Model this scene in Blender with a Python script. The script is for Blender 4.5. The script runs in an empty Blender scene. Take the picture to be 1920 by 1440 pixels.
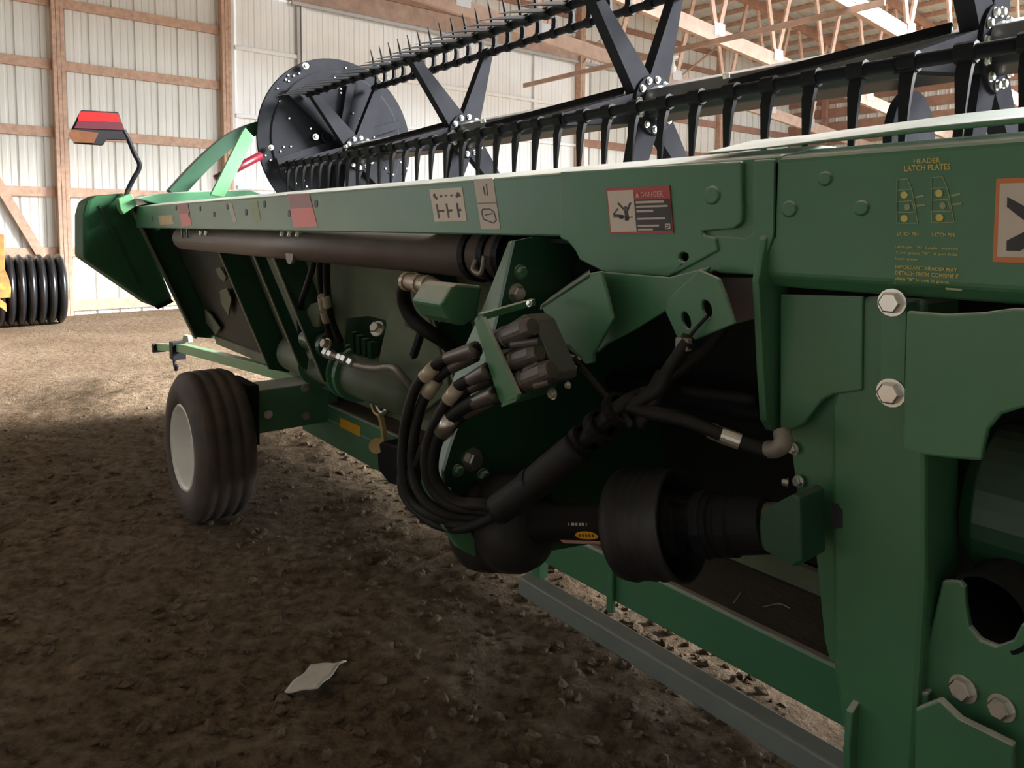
import bpy, bmesh, math, random
import numpy as np
from mathutils import Vector, Matrix, noise, geometry
random.seed(7)
rng = np.random.default_rng(7)
scene = bpy.context.scene
COL = scene.collection

# ------------------------------------------------------------------ camera
F, PPY = 1355.6, 525.4                      # focal length and principal row, pixels of the 1920x1440 frame
YAW, PIT, ROL = 0.678653, 0.0718167, 0.0079650
CAM = Vector((0.0, -1.0, 1.33))
_f = Vector((-math.cos(YAW)*math.cos(PIT), math.sin(YAW)*math.cos(PIT), -math.sin(PIT)))
_r = _f.cross(Vector((0, 0, 1))).normalized(); _u = _r.cross(_f)
_r, _u = math.cos(ROL)*_r + math.sin(ROL)*_u, -math.sin(ROL)*_r + math.cos(ROL)*_u
cam_d = bpy.data.cameras.new('camera'); cam = bpy.data.objects.new('camera', cam_d); COL.objects.link(cam)
cam_d.sensor_fit = 'HORIZONTAL'; cam_d.sensor_width = 36.0; cam_d.lens = F/1920*36.0
cam_d.shift_y = -(720-PPY)/1920; cam_d.clip_start = 0.02; cam_d.clip_end = 300
cam.matrix_world = Matrix(((_r.x, _u.x, -_f.x, CAM.x), (_r.y, _u.y, -_f.y, CAM.y), (_r.z, _u.z, -_f.z, CAM.z), (0, 0, 0, 1)))
scene.camera = cam

# ------------------------------------------------------------------ world (overcast sky), portals of the added open bay, exposure
SKY_E, SUN_E, EXPO = 4.8, 13.0, 0.8
w = bpy.data.worlds.new('world'); scene.world = w; w.use_nodes = True
w.node_tree.nodes['Background'].inputs[0].default_value = (0.84, 0.94, 1.0, 1)
w.node_tree.nodes['Background'].inputs[1].default_value = SKY_E
def portal(name, loc, rot, sx, sy):
    l = bpy.data.lights.new(name, 'AREA'); l.shape = 'RECTANGLE'; l.size = sx; l.size_y = sy
    l.cycles.is_portal = True
    o = bpy.data.objects.new(name, l); COL.objects.link(o); o.location = loc; o.rotation_euler = rot
    return o
ADDED_BAY_X, ADDED_BAY_Y = -2.9, 5.6          # added unseen opening in roof and walls beyond this corner, lets sunlight in
portal('added_bay_top_portal', (4.8, 13.0, 6.0), (0, 0, 0), 15.6, 14.6)
portal('added_bay_side_portal', (3.8, 20.2, 3.0), (math.radians(-90), 0, 0), 17.6, 6.0)
portal('added_bay_end_portal', (12.6, 13.0, 3.0), (0, math.radians(90), 0), 6.0, 14.6)
sun_d = bpy.data.lights.new('sun', 'SUN'); sun_d.energy = SUN_E; sun_d.angle = math.radians(18); sun_d.color = (1.0, 0.98, 0.94)
sun = bpy.data.objects.new('sun', sun_d); COL.objects.link(sun)
sun.rotation_euler = (-Vector((0.60, 0.78, 0.42))).to_track_quat('-Z', 'Y').to_euler()
vs = scene.view_settings
vs.view_transform = 'Standard'; vs.look = 'None'; vs.gamma = 1.0; vs.use_curve_mapping = False
vs.exposure = EXPO

# ------------------------------------------------------------------ helpers
def ray(px, py): return _f + (px-960)/F*_r + (PPY-py)/F*_u
def PX(v, px, py): d = ray(px, py); return CAM + d*((v-CAM.x)/d.x)
def PY(v, px, py): d = ray(px, py); return CAM + d*((v-CAM.y)/d.y)
def PZ(v, px, py): d = ray(px, py); return CAM + d*((v-CAM.z)/d.z)
def PN(n, dd, px, py):
    n = Vector(n); d = ray(px, py); return CAM + d*((dd-n.dot(CAM))/n.dot(d))
KS = 0.39
def S0(px, py, o=0.0): return PN((0, 1, KS), KS*1.45+o, px, py)      # slanted rear surface of the back sheet ribs
def sy(z, o=0.0): return KS*(1.45-z)+o

MATS = {}
def mat(name, col, rough=0.5, metal=0.0, var=0.0, scale=8.0, dust_sheen=0.0, dust_sheen_col=(0.30, 0.27, 0.22), bump=0.0, bscale=60.0, stretch=None, col2=None, spec=0.5, emit=None):
    m = bpy.data.materials.new(name); m.use_nodes = True; nt = m.node_tree; b = nt.nodes['Principled BSDF']
    b.inputs['Roughness'].default_value = rough; b.inputs['Metallic'].default_value = metal
    b.inputs['Specular IOR Level'].default_value = spec
    c = nt.nodes.new('ShaderNodeRGB'); c.outputs[0].default_value = (*col, 1); out = c.outputs[0]
    tc = nt.nodes.new('ShaderNodeTexCoord'); mp = nt.nodes.new('ShaderNodeMapping')
    nt.links.new(tc.outputs['Object'], mp.inputs[0])
    if stretch: mp.inputs['Scale'].default_value = stretch
    if var > 0:
        n = nt.nodes.new('ShaderNodeTexNoise'); n.inputs['Scale'].default_value = scale; n.inputs['Detail'].default_value = 6
        nt.links.new(mp.outputs[0], n.inputs['Vector'])
        rp = nt.nodes.new('ShaderNodeValToRGB'); rp.color_ramp.elements[0].position = 0.3; rp.color_ramp.elements[1].position = 0.72
        c2 = col2 if col2 else tuple(x*(1-var) for x in col)
        rp.color_ramp.elements[0].color = (*c2, 1); rp.color_ramp.elements[1].color = (*col, 1)
        nt.links.new(n.outputs['Fac'], rp.inputs[0]); out = rp.outputs[0]
    if dust_sheen > 0:  # pale tint on upward faces: dust, and painted sky sheen on some paints
        g = nt.nodes.new('ShaderNodeNewGeometry'); sx = nt.nodes.new('ShaderNodeSeparateXYZ'); nt.links.new(g.outputs['True Normal'], sx.inputs[0])
        mr = nt.nodes.new('ShaderNodeMapRange'); mr.inputs[1].default_value = 0.25; mr.inputs[2].default_value = 0.9; mr.inputs[3].default_value = 0.03*dust_sheen; mr.inputs[4].default_value = dust_sheen
        nt.links.new(sx.outputs['Z'], mr.inputs[0])
        n2 = nt.nodes.new('ShaderNodeTexNoise'); n2.inputs['Scale'].default_value = 5; n2.inputs['Detail'].default_value = 5; nt.links.new(tc.outputs['Object'], n2.inputs['Vector'])
        mu = nt.nodes.new('ShaderNodeMath'); mu.operation = 'MULTIPLY'; nt.links.new(mr.outputs[0], mu.inputs[0])
        m2 = nt.nodes.new('ShaderNodeMapRange'); m2.inputs[1].default_value = 0.3; m2.inputs[2].default_value = 0.6; m2.inputs[3].default_value = 0.5; m2.inputs[4].default_value = 1.0
        nt.links.new(n2.outputs['Fac'], m2.inputs[0]); nt.links.new(m2.outputs[0], mu.inputs[1])
        mx = nt.nodes.new('ShaderNodeMix'); mx.data_type = 'RGBA'; nt.links.new(mu.outputs[0], mx.inputs[0]); nt.links.new(out, mx.inputs[6]); mx.inputs[7].default_value = (*dust_sheen_col, 1)
        out = mx.outputs[2]
    if bump > 0:
        n = nt.nodes.new('ShaderNodeTexNoise'); n.inputs['Scale'].default_value = bscale; n.inputs['Detail'].default_value = 6
        nt.links.new(mp.outputs[0], n.inputs['Vector'])
        bp = nt.nodes.new('ShaderNodeBump'); bp.inputs['Strength'].default_value = bump; bp.inputs['Distance'].default_value = 0.01
        nt.links.new(n.outputs['Fac'], bp.inputs['Height']); nt.links.new(bp.outputs[0], b.inputs['Normal'])
    nt.links.new(out, b.inputs['Base Color'])
    MATS[name] = m
    return m
mat('green', (0.050, 0.195, 0.092), 0.36, spec=0.5, var=0.18, scale=4, dust_sheen=0.95, dust_sheen_col=(0.74, 0.73, 0.69), bump=0.03, bscale=25)  # upward dust whitened to paint in the sky reflection on beam tops
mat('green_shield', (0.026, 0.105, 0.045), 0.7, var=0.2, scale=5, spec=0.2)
mat('green_light', (0.13, 0.36, 0.17), 0.4, var=0.15, scale=6, dust_sheen=0.3)
mat('green_dark', (0.012, 0.068, 0.034), 0.4, var=0.2, scale=6, dust_sheen=0.4)
mat('olive', (0.150, 0.195, 0.130), 0.5, var=0.35, scale=5, dust_sheen=0.6)
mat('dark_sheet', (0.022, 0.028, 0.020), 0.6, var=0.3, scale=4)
mat('inner_shade_black', (0.006, 0.011, 0.013), 0.7, var=0.3, scale=5)  # near black, puts the shade behind the drive into the colour
mat('edge_pale', (0.26, 0.28, 0.20), 0.5, var=0.3, scale=10)  # pale olive of the rib edges
mat('black_tube', (0.010, 0.011, 0.015), 0.3, var=0.2, scale=9, dust_sheen=0.95, dust_sheen_col=(0.6, 0.6, 0.58))  # pale upward faces paint in a bright reflection along the reel tube
mat('guard_plastic', (0.020, 0.020, 0.022), 0.6, var=0.3, scale=25)
mat('black_paint', (0.010, 0.011, 0.015), 0.5, var=0.2, scale=9, dust_sheen=0.08, spec=0.12)
mat('black_matte', (0.028, 0.029, 0.034), 0.8, var=0.2, scale=9, spec=0.0)
mat('black_plastic', (0.012, 0.012, 0.014), 0.6, var=0.2, scale=20, dust_sheen=0.15, dust_sheen_col=(0.10, 0.095, 0.09), spec=0.12)
mat('rubber', (0.012, 0.012, 0.013), 0.6, var=0.3, scale=15, dust_sheen=0.1, dust_sheen_col=(0.10, 0.09, 0.08), spec=0.3)
mat('tire_rubber', (0.034, 0.032, 0.031), 0.75, var=0.6, scale=7, col2=(0.10, 0.073, 0.055), bump=0.3, bscale=30)
mat('rim_white', (0.86, 0.86, 0.82), 0.4, var=0.15, scale=9)
mat('steel', (0.62, 0.60, 0.56), 0.3, metal=0.9, var=0.2, scale=30)
mat('zinc', (0.75, 0.73, 0.68), 0.28, metal=0.85)
mat('dull_metal', (0.30, 0.27, 0.24), 0.5, metal=0.3, var=0.3, scale=25)
mat('brown_tube', (0.15, 0.118, 0.105), 0.45, var=0.2, scale=8, dust_sheen=0.3)
mat('grey_rail', (0.20, 0.23, 0.22), 0.45, var=0.2, scale=8, dust_sheen=0.7, dust_sheen_col=(0.42, 0.4, 0.36))
mat('dusty_sheet', (0.20, 0.155, 0.115), 0.85, var=0.4, scale=5, bump=0.2)
mat('tan_fitting', (0.52, 0.44, 0.34), 0.4, metal=0.2, var=0.2, scale=25)
mat('brass', (0.5, 0.36, 0.16), 0.4, metal=0.4, var=0.3, scale=20)
mat('grey_block', (0.11, 0.12, 0.11), 0.5, metal=0.2, var=0.2, scale=25)
mat('coupler_metal', (0.14, 0.125, 0.115), 0.35, metal=0.4, var=0.3, scale=30)
mat('red_tape', (0.72, 0.07, 0.055), 0.35)
mat('red_tape_dull', (0.30, 0.07, 0.07), 0.4)
mat('red_lens', (0.48, 0.012, 0.012), 0.2)
mat('red_lens_dark', (0.06, 0.012, 0.018), 0.25)
mat('amber_lens', (0.11, 0.042, 0.015), 0.3, var=0.3, scale=40)
mat('amber_tape', (0.75, 0.36, 0.01), 0.35)
mat('dark_red', (0.12, 0.006, 0.016), 0.35)
mat('decal_cream', (0.62, 0.54, 0.45), 0.45)
mat('decal_grey', (0.55, 0.48, 0.41), 0.5)
mat('decal_black', (0.03, 0.03, 0.035), 0.5)
mat('decal_red', (0.42, 0.05, 0.045), 0.45)
mat('decal_pink', (0.70, 0.38, 0.33), 0.45)
mat('decal_orange', (0.62, 0.20, 0.06), 0.45)
mat('decal_yellow', (0.62, 0.52, 0.13), 0.45)
mat('decal_faint', (0.30, 0.36, 0.18), 0.5)
mat('wood', (0.64, 0.41, 0.30), 0.7, var=0.3, scale=5, stretch=(3, 3, 3), bump=0.1, bscale=40)
mat('wood_pale', (0.50, 0.34, 0.26), 0.7, var=0.3, scale=6, bump=0.1, bscale=40)
mat('wood_dark', (0.40, 0.22, 0.155), 0.75, var=0.3, scale=5)
mat('siding', (0.76, 0.74, 0.69), 0.45, var=0.12, scale=2.0, stretch=(1, 1, 0.3))
mat('door_white', (0.88, 0.87, 0.85), 0.4, var=0.06, scale=2.0)
mat('roof_metal', (0.64, 0.67, 0.65), 0.4, metal=0.1, var=0.25, scale=1.6)
mat('gusset', (0.40, 0.38, 0.36), 0.5, metal=0.4)
mat('white_plastic', (0.8, 0.79, 0.77), 0.4)
mat('paper', (0.62, 0.58, 0.51), 0.75, var=0.18, scale=25, bump=0.25, bscale=40)
mat('rust_yellow', (0.62, 0.26, 0.05), 0.6, var=0.5, scale=14, col2=(0.28, 0.1, 0.04))
mat('roller_black', (0.014, 0.014, 0.016), 0.28, var=0.3, scale=12)
mat('plain_wall', (0.30, 0.29, 0.27), 0.6, var=0.1)
# bare earth of the shed floor: tan, dry, with darker damp patches and small crumbs
def dirt_mat():
    m = bpy.data.materials.new('dirt'); m.use_nodes = True; nt = m.node_tree; b = nt.nodes['Principled BSDF']; b.inputs['Roughness'].default_value = 0.95
    b.inputs['Specular IOR Level'].default_value = 0.15
    tc = nt.nodes.new('ShaderNodeTexCoord')
    def nz(s, d, p0, c0, p1, c1):
        n = nt.nodes.new('ShaderNodeTexNoise'); n.inputs['Scale'].default_value = s; n.inputs['Detail'].default_value = d; n.inputs['Roughness'].default_value = 0.65
        nt.links.new(tc.outputs['Object'], n.inputs['Vector'])
        r = nt.nodes.new('ShaderNodeValToRGB'); r.color_ramp.elements[0].position = p0; r.color_ramp.elements[1].position = p1
        r.color_ramp.elements[0].color = (*c0, 1); r.color_ramp.elements[1].color = (*c1, 1); nt.links.new(n.outputs['Fac'], r.inputs[0]); return n, r
    n1, r1 = nz(1.3, 8, 0.32, (0.20, 0.140, 0.092), 0.68, (0.31, 0.238, 0.170))
    n2, r2 = nz(22, 8, 0.36, (0.40, 0.35, 0.30), 0.64, (1.1, 1.08, 1.05))
    mx = nt.nodes.new('ShaderNodeMix'); mx.data_type = 'RGBA'; mx.blend_type = 'MULTIPLY'; mx.inputs[0].default_value = 0.85
    nt.links.new(r1.outputs[0], mx.inputs[6]); nt.links.new(r2.outputs[0], mx.inputs[7]); nt.links.new(mx.outputs[2], b.inputs['Base Color'])
    n3, r3 = nz(60, 8, 0.3, (0, 0, 0), 0.7, (1, 1, 1))
    bp = nt.nodes.new('ShaderNodeBump'); bp.inputs['Strength'].default_value = 0.9; bp.inputs['Distance'].default_value = 0.012
    nt.links.new(r3.outputs[0], bp.inputs['Height']); nt.links.new(bp.outputs[0], b.inputs['Normal'])
    MATS['dirt'] = m
dirt_mat()

def link(o, parent=None):
    COL.objects.link(o)
    if parent is not None:
        o.parent = parent
        o.matrix_parent_inverse = parent.matrix_world.inverted() if parent.get('_rooted') is None else Matrix.Translation(-Vector(parent['_rooted']))
    return o
def M(name, verts, faces, m, parent=None, smooth=False, bevel=0.0, kind=None, label=None):
    me = bpy.data.meshes.new(name); me.from_pydata([tuple(v) for v in verts], [], faces); me.update()
    if m: me.materials.append(MATS[m])
    if smooth:
        for p in me.polygons: p.use_smooth = True
    o = bpy.data.objects.new(name, me)
    link(o, parent)
    bm = bmesh.new(); bm.from_mesh(me); bmesh.ops.recalc_face_normals(bm, faces=bm.faces); bm.to_mesh(me); bm.free()
    if bevel > 0:
        b = o.modifiers.new('bevel', 'BEVEL'); b.width = bevel; b.segments = 2; b.limit_method = 'ANGLE'; b.angle_limit = math.radians(40)
    if kind: o['kind'] = kind
    if label: o['label'] = label
    return o
class MB:                                   # collects several shapes into one mesh
    def __init__(s): s.v = []; s.f = []
    def add(s, vf):
        n = len(s.v); s.v += [Vector(v) for v in vf[0]]; s.f += [tuple(i+n for i in f) for f in vf[1]]; return s
    def obj(s, name, m, parent=None, **k): return M(name, s.v, s.f, m, parent, **k)
def g_box(x0, x1, y0, y1, z0, z1):
    v = [(x, y, z) for x in (x0, x1) for y in (y0, y1) for z in (z0, z1)]
    return v, [(0, 1, 3, 2), (4, 6, 7, 5), (0, 4, 5, 1), (2, 3, 7, 6), (0, 2, 6, 4), (1, 5, 7, 3)]
def g_prism(pts, vec, holes=()):
    loops = [[Vector(p) for p in pts]] + [[Vector(p) for p in h] for h in holes]
    flat = [p for l in loops for p in l]; n = len(flat); vec = Vector(vec)
    if holes: tris = geometry.tessellate_polygon(loops); caps = [tuple(t) for t in tris]
    else:
        tris = geometry.tessellate_polygon(loops); caps = [tuple(t) for t in tris]
    v = flat + [p+vec for p in flat]; f = list(caps) + [tuple(i+n for i in reversed(t)) for t in caps]
    k = 0
    for l in loops:
        for i in range(len(l)):
            a, b = k+i, k+(i+1) % len(l); f.append((a, b, b+n, a+n))
        k += len(l)
    return v, f
def frame(d):
    d = Vector(d).normalized(); a = Vector((0, 0, 1)) if abs(d.z) < 0.9 else Vector((0, 1, 0))
    x = d.cross(a).normalized(); return x, x.cross(d).normalized()*-1
def g_lathe(p, d, prof, seg=24, cap=True):
    """profile [(t, r)] turned about the line p + t*d"""
    p = Vector(p); d = Vector(d).normalized(); x, y = frame(d); v = []; f = []
    for t, r in prof:
        for i in range(seg):
            a = 2*math.pi*i/seg; v.append(p + d*t + (x*math.cos(a)+y*math.sin(a))*r)
    for j in range(len(prof)-1):
        for i in range(seg):
            a = j*seg+i; b = j*seg+(i+1) % seg; f.append((a, b, b+seg, a+seg))
    if cap:
        f.append(tuple(range(seg))); f.append(tuple(range((len(prof)-1)*seg, len(prof)*seg)))
    return v, f
def g_cyl(p0, p1, r0, r1=None, seg=16):
    p0 = Vector(p0); p1 = Vector(p1); L = (p1-p0).length
    return g_lathe(p0, p1-p0, [(0, r0), (L, r0 if r1 is None else r1)], seg)
def smooth_path(pts, n=6):
    pts = [Vector(p) for p in pts]; out = []
    for i in range(len(pts)-1):
        a = pts[max(i-1, 0)]; b = pts[i]; c = pts[i+1]; d = pts[min(i+2, len(pts)-1)]
        for k in range(n):
            t = k/n; out.append(0.5*((2*b)+(c-a)*t+(2*a-5*b+4*c-d)*t*t+(3*b-a-3*c+d)*t**3))
    out.append(pts[-1]); return out
def g_tube(pts, r, seg=10, smooth=True, n=6, sq=False):
    P = smooth_path(pts, n) if smooth else [Vector(p) for p in pts]
    v = []; f = []; x = None
    rr = r if callable(r) else (lambda t: r)
    if sq: seg = 4
    for i, p in enumerate(P):
        d = (P[min(i+1, len(P)-1)]-P[max(i-1, 0)]).normalized()
        if x is None: x, y = frame(d)
        else: x = (x - d*x.dot(d)).normalized(); y = d.cross(x)
        for k in range(seg):
            a = 2*math.pi*(k+(0.5 if sq else 0))/seg; v.append(p+(x*math.cos(a)+y*math.sin(a))*rr(i/(len(P)-1)))
    for j in range(len(P)-1):
        for i in range(seg):
            a = j*seg+i; b = j*seg+(i+1) % seg; f.append((a, b, b+seg, a+seg))
    f.append(tuple(range(seg))); f.append(tuple(range((len(P)-1)*seg, len(P)*seg)))
    return v, f
def g_beam(p0, p1, wv, hv):
    """rectangular bar from p0 to p1; wv, hv are the full width and height vectors"""
    p0, p1, wv, hv = map(Vector, (p0, p1, wv, hv)); v = []
    for p in (p0, p1):
        for a, b in ((-.5, -.5), (.5, -.5), (.5, .5), (-.5, .5)): v.append(p+wv*a+hv*b)
    return v, [(0, 1, 2, 3), (7, 6, 5, 4), (0, 4, 5, 1), (1, 5, 6, 2), (2, 6, 7, 3), (3, 7, 4, 0)]
def g_hex(p, d, r, h, flange=0.0):
    d = Vector(d).normalized(); p = Vector(p); mb = MB()
    if flange > 0: mb.add(g_lathe(p, d, [(0, flange), (h*0.25, flange)], 16))
    x, y = frame(d); base = [p+d*h*0.2+(x*math.cos(math.pi/3*i)+y*math.sin(math.pi/3*i))*r for i in range(6)]
    top = [b+d*h*0.65 for b in base]; t2 = [p+d*h+(b-p-d*h*0.2)*0.82 for b in base]
    mb.add((base+top+t2, [tuple((i, (i+1) % 6, 6+(i+1) % 6, 6+i)) for i in range(6)]+[tuple((6+i, 6+(i+1) % 6, 12+(i+1) % 6, 12+i)) for i in range(6)]+[(12, 13, 14, 15, 16, 17)]))
    return mb.v, mb.f
def pxY(y, pts): return [PY(y, *p) for p in pts]
def pxX(x, pts): return [PX(x, *p) for p in pts]
def root(name, loc, label, cat, group=None):
    o = bpy.data.objects.new(name, None); COL.objects.link(o); o.location = loc; o.empty_display_size = 0.1
    o['label'] = label; o['category'] = cat; o['_rooted'] = list(loc)
    if group: o['group'] = group
    return o
def copy_to(o, name, parent, mw):
    c = bpy.data.objects.new(name, o.data); link(c, parent); c.matrix_basis = mw
    return c

# ------------------------------------------------------------------ ground
XW = -12.35                                  # inner face of the end wall
def hgt(x, y):
    v = Vector((x, y, 0))
    h = 0.030*noise.noise(v*0.9) + 0.018*noise.noise(v*2.7+Vector((5, 1, 0))) + 0.014*noise.noise(v*7+Vector((1, 9, 0))) + 0.011*noise.noise(v*17) + 0.007*noise.noise(v*34)
    d = math.hypot((x+3.4)/0.6, (y-0.02)/0.4); k = min(1.0, max(0.0, d-0.5))
    return h*k*(0.35 if x < -7 else 1.0) - 0.004
xs = np.concatenate([np.linspace(-60, -13, 8), np.linspace(-12.9, -7, 60), np.linspace(-6.95, 1.2, 270), np.linspace(1.5, 60, 10)])
ys = np.concatenate([np.linspace(-60, -3, 8), np.linspace(-2.9, -1.1, 22), np.linspace(-1.05, 2.6, 125), np.linspace(2.7, 6, 30), np.linspace(6.5, 90, 14)])
gv = []; 
for x in xs:
    for y in ys:
        inside = (-13 < x < 1.5 and -3 < y < 6.2)
        gv.append((x, y, hgt(x, y) if inside else 0.0))
ny = len(ys); gf = [(i*ny+j, (i+1)*ny+j, (i+1)*ny+j+1, i*ny+j+1) for i in range(len(xs)-1) for j in range(ny-1)]
floor = M('floor', gv, gf, 'dirt', smooth=True, kind='structure')
floor['label'] = 'bare brown earth floor of the shed'
# loose crumbs of soil
ico_v, ico_f = [], []
t = (1+5**.5)/2
for a, b in ((-1, t), (1, t), (-1, -t), (1, -t)): ico_v.append((a, b, 0))
for a, b in ((-1, t), (1, t), (-1, -t), (1, -t)): ico_v.append((0, a, b))
for a, b in ((t, -1), (t, 1), (-t, -1), (-t, 1)): ico_v.append((a, 0, b))
ico_f = [(0, 11, 5), (0, 5, 1), (0, 1, 7), (0, 7, 10), (0, 10, 11), (1, 5, 9), (5, 11, 4), (11, 10, 2), (10, 7, 6), (7, 1, 8), (3, 9, 4), (3, 4, 2), (3, 2, 6), (3, 6, 8), (3, 8, 9), (4, 9, 5), (2, 4, 11), (6, 2, 10), (8, 6, 7), (9, 8, 1)]
IV = np.array(ico_v)/math.sqrt(1+t*t)
cv = []; cf = []
for i in range(9000):
    d = 0.6 + 5.2*rng.random()**1.3; a = math.radians(rng.uniform(-4, 62))
    x, y = -d*math.cos(a), -1.0+d*math.sin(a)
    if y > 2.2: continue
    s = 0.004+0.018*rng.random()**3.4*(1.0 if d > 1.2 else 0.8)
    jit = 1+0.35*(rng.random((12, 1))-0.5)*2
    V = IV*jit*s*np.array([1, rng.uniform(.6, 1.3), rng.uniform(.45, .9)]); c, sn = math.cos(i), math.sin(i)
    V = np.stack([V[:, 0]*c-V[:, 1]*sn, V[:, 0]*sn+V[:, 1]*c, V[:, 2]], 1) + np.array([x, y, hgt(x, y)+s*0.2])
    n = len(cv); cv += V.tolist(); cf += [(p+n, q+n, r+n) for p, q, r in ico_f]
cl = M('soil_crumbs', cv, cf, 'dirt', floor, kind='stuff')

# ------------------------------------------------------------------ shed: end wall
RZ, RS = 7.65, 0.088
def roof_z(y):                               # underside of the purlins
    return RZ-RS*abs(y-1.5)
def siding_mesh(name, width, height, m, depth=0.028):
    prof = []
    n = 3; p = width/n
    for i in range(n):
        b = i*p
        prof += [(b, 0), (b+.012, -depth), (b+.030, -depth), (b+.042, 0), (b+.105, 0), (b+.115, -.005), (b+.14, -.005), (b+.15, 0), (b+.205, 0), (b+.215, -.005), (b+.24, -.005), (b+.25, 0)]
    prof.append((width, 0))
    v = []
    for y, d in prof: v += [(d, y, 0), (d, y, height)]
    f = [(2*i, 2*i+2, 2*i+3, 2*i+1) for i in range(len(prof)-1)]
    me = bpy.data.meshes.new(name); me.from_pydata(v, [], f); me.materials.append(MATS[m]); me.update(); return me
def empty(name, loc=(0, 0, 0), kind=None):
    o = bpy.data.objects.new(name, None); COL.objects.link(o); o.location = loc; o.empty_display_size = 0.1; o['_rooted'] = list(loc)
    if kind: o['kind'] = kind
    return o
wall_end = empty('wall_end', (XW, 0, 0), 'structure'); wall_end['label'] = 'end wall of ribbed pale metal sheets on wooden posts and girts'
sm = siding_mesh('sheet', 0.9144, 6.6, 'siding')
DY0, DY1, DZ = PX(XW, 441, 170).y, PX(XW, 1104, 120).y, PX(XW, 565, 7).z    # sliding door
def put(me, name, parent, mw):
    o = bpy.data.objects.new(name, me); link(o, parent); o.matrix_basis = mw; return o
k = 0
y = DY0-0.9144*11
while y < 20.2:
    z0 = DZ if DY0-0.01 <= y < DY1-0.3 else 0.0
    top = min(roof_z(y), roof_z(y+.9))+0.25
    put(sm, 'sheet', wall_end, Matrix.Translation((XW, y, z0)) @ Matrix.Diagonal((1, 1, (top-z0)/6.6, 1)))
    y += 0.9144
def wbox(name, parent, x0, x1, y0, y1, z0, z1, m='wood', bev=0.004): return M(name, *g_box(x0, x1, y0, y1, z0, z1), m, parent, bevel=bev)
PF = 0.17
posts = [PX(XW+PF, 117, 290).y, PX(XW+PF, 427, 170).y]
sp = posts[1]-posts[0]
posts = [posts[0]-2*sp, posts[0]-sp] + posts + [PX(XW+PF, 1094, 100).y, PX(XW+PF, 1255, 120).y, PX(XW+PF, 1255, 120).y+sp]
for py in posts:                             # laminated posts of three plies
    for j in range(3):
        wbox('post', wall_end, XW+.002, XW+PF+(0.004 if j == 1 else 0), py-.075+.05*j+.0015, py-.075+.05*j+.0485, 0, roof_z(py), 'wood')
gz = [PX(XW+.04, 267, 32).z, PX(XW+.04, 267, 142).z, PX(XW+.04, 300, 263).z, PX(XW+.04, 167, 362).z, PX(XW+.04, 145, 472).z]
ends = [-9.0] + [p for p in posts[:4]]
for z in gz:
    for a, b in zip(ends[:-1], ends[1:]):
        wbox('girt', wall_end, XW+.002, XW+.045, a+.08, b-.08, z-.07, z+.07, 'wood')
for a, b in zip(ends[:-1], ends[1:]): wbox('skirt_board', wall_end, XW+.002, XW+.045, a+.08, b-.08, .06, .22, 'wood')
for z in (DZ+.98, DZ+.45):
    for a, b in ((DY0+.1, posts[4]-.08), (posts[4]+.08, posts[5]-.08), (posts[5]+.08, posts[6]-.08)): wbox('girt', wall_end, XW+.002, XW+.045, a, b, z-.07, z+.07, 'wood_dark')
for z in (gz[0]-.25, gz[0]-1.15, gz[0]-2.05, gz[0]-2.6):
    for a, b in ((posts[4]+.08, posts[5]-.08), (posts[5]+.08, posts[6]-.08), (posts[6]+.08, 20)): wbox('girt', wall_end, XW+.002, XW+.045, a, b, z-.09, z+.09, 'wood_dark')
M('brace', *g_beam(PX(XW+.07, -60, 250), PX(XW+.07, 80, 482), (0, .10, .06), (.045, 0, 0)), 'wood', wall_end)
M('brace', *g_beam(PX(XW+.2, 1268, 150), PX(XW+.2, 1345, 88), (0, .12, .12), (.045, 0, 0)), 'wood', wall_end)
M('brace', *g_beam(PX(XW+.2, 1132, 64), PX(XW+.2, 1180, 12), (0, .12, .12), (.045, 0, 0)), 'wood_pale', wall_end)
M('brace', *g_beam(PX(XW+.2, 1096, 114), PX(XW+.2, 1122, 78), (0, .09, .09), (.045, 0, 0)), 'wood', wall_end)
M('track_board', *g_box(XW+.03, XW+.09, DY0+.95, posts[4]-.08, DZ, DZ+.36), 'wood_pale', wall_end, bevel=.004)
M('track_board', *g_box(XW+.03, XW+.09, DY0+.1, DY0+.94, DZ+.02, DZ+.30), 'wood', wall_end, bevel=.004)
M('door_track', *g_box(XW+.05, XW+.11, DY0+.95, DY1+.9, DZ-.07, DZ-.005), 'gusset', wall_end, bevel=.004)
# sliding door: white sheets, steel rails
door = empty('door_1', (XW-.03, (DY0+DY1)/2, 0), 'structure'); door['label'] = 'wide white sliding door of ribbed sheets in the end wall'
dm = siding_mesh('panel', 0.9144, DZ, 'door_white', 0.012)
y = DY0
while y < DY1+.4:
    put(dm, 'panel', door, Matrix.Translation((XW-.02, y, 0.02))); y += 0.9144
for z in (PX(XW, 500, 98).z, PX(XW, 440, 216).z, PX(XW, 470, 352).z, 0.75):
    M('rail', *g_box(XW-.015, XW+.035, DY0, PX(XW, 558, 100).y, z-.035, z+.035), 'door_white', door, bevel=.008)
for z in (PX(XW, 723, 146).z, PX(XW, 980, 262).z-.0, 1.55):
    M('rail', *g_box(XW-.015, XW+.035, PX(XW, 564, 100).y, DY1, z-.035, z+.035), 'door_white', door, bevel=.008)
M('stile', *g_box(XW-.015, XW+.05, PX(XW, 557, 50).y-.02, PX(XW, 557, 50).y+.035, 0, DZ), 'gusset', door)
M('stile', *g_box(XW-.015, XW+.06, PX(XW, 563, 50).y, PX(XW, 563, 50).y+.07, 0, DZ), 'door_white', door)
M('stile', *g_box(XW-.015, XW+.04, PX(XW, 1000, 130).y, PX(XW, 1000, 130).y+.07, 0, DZ), 'door_white', door)

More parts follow.
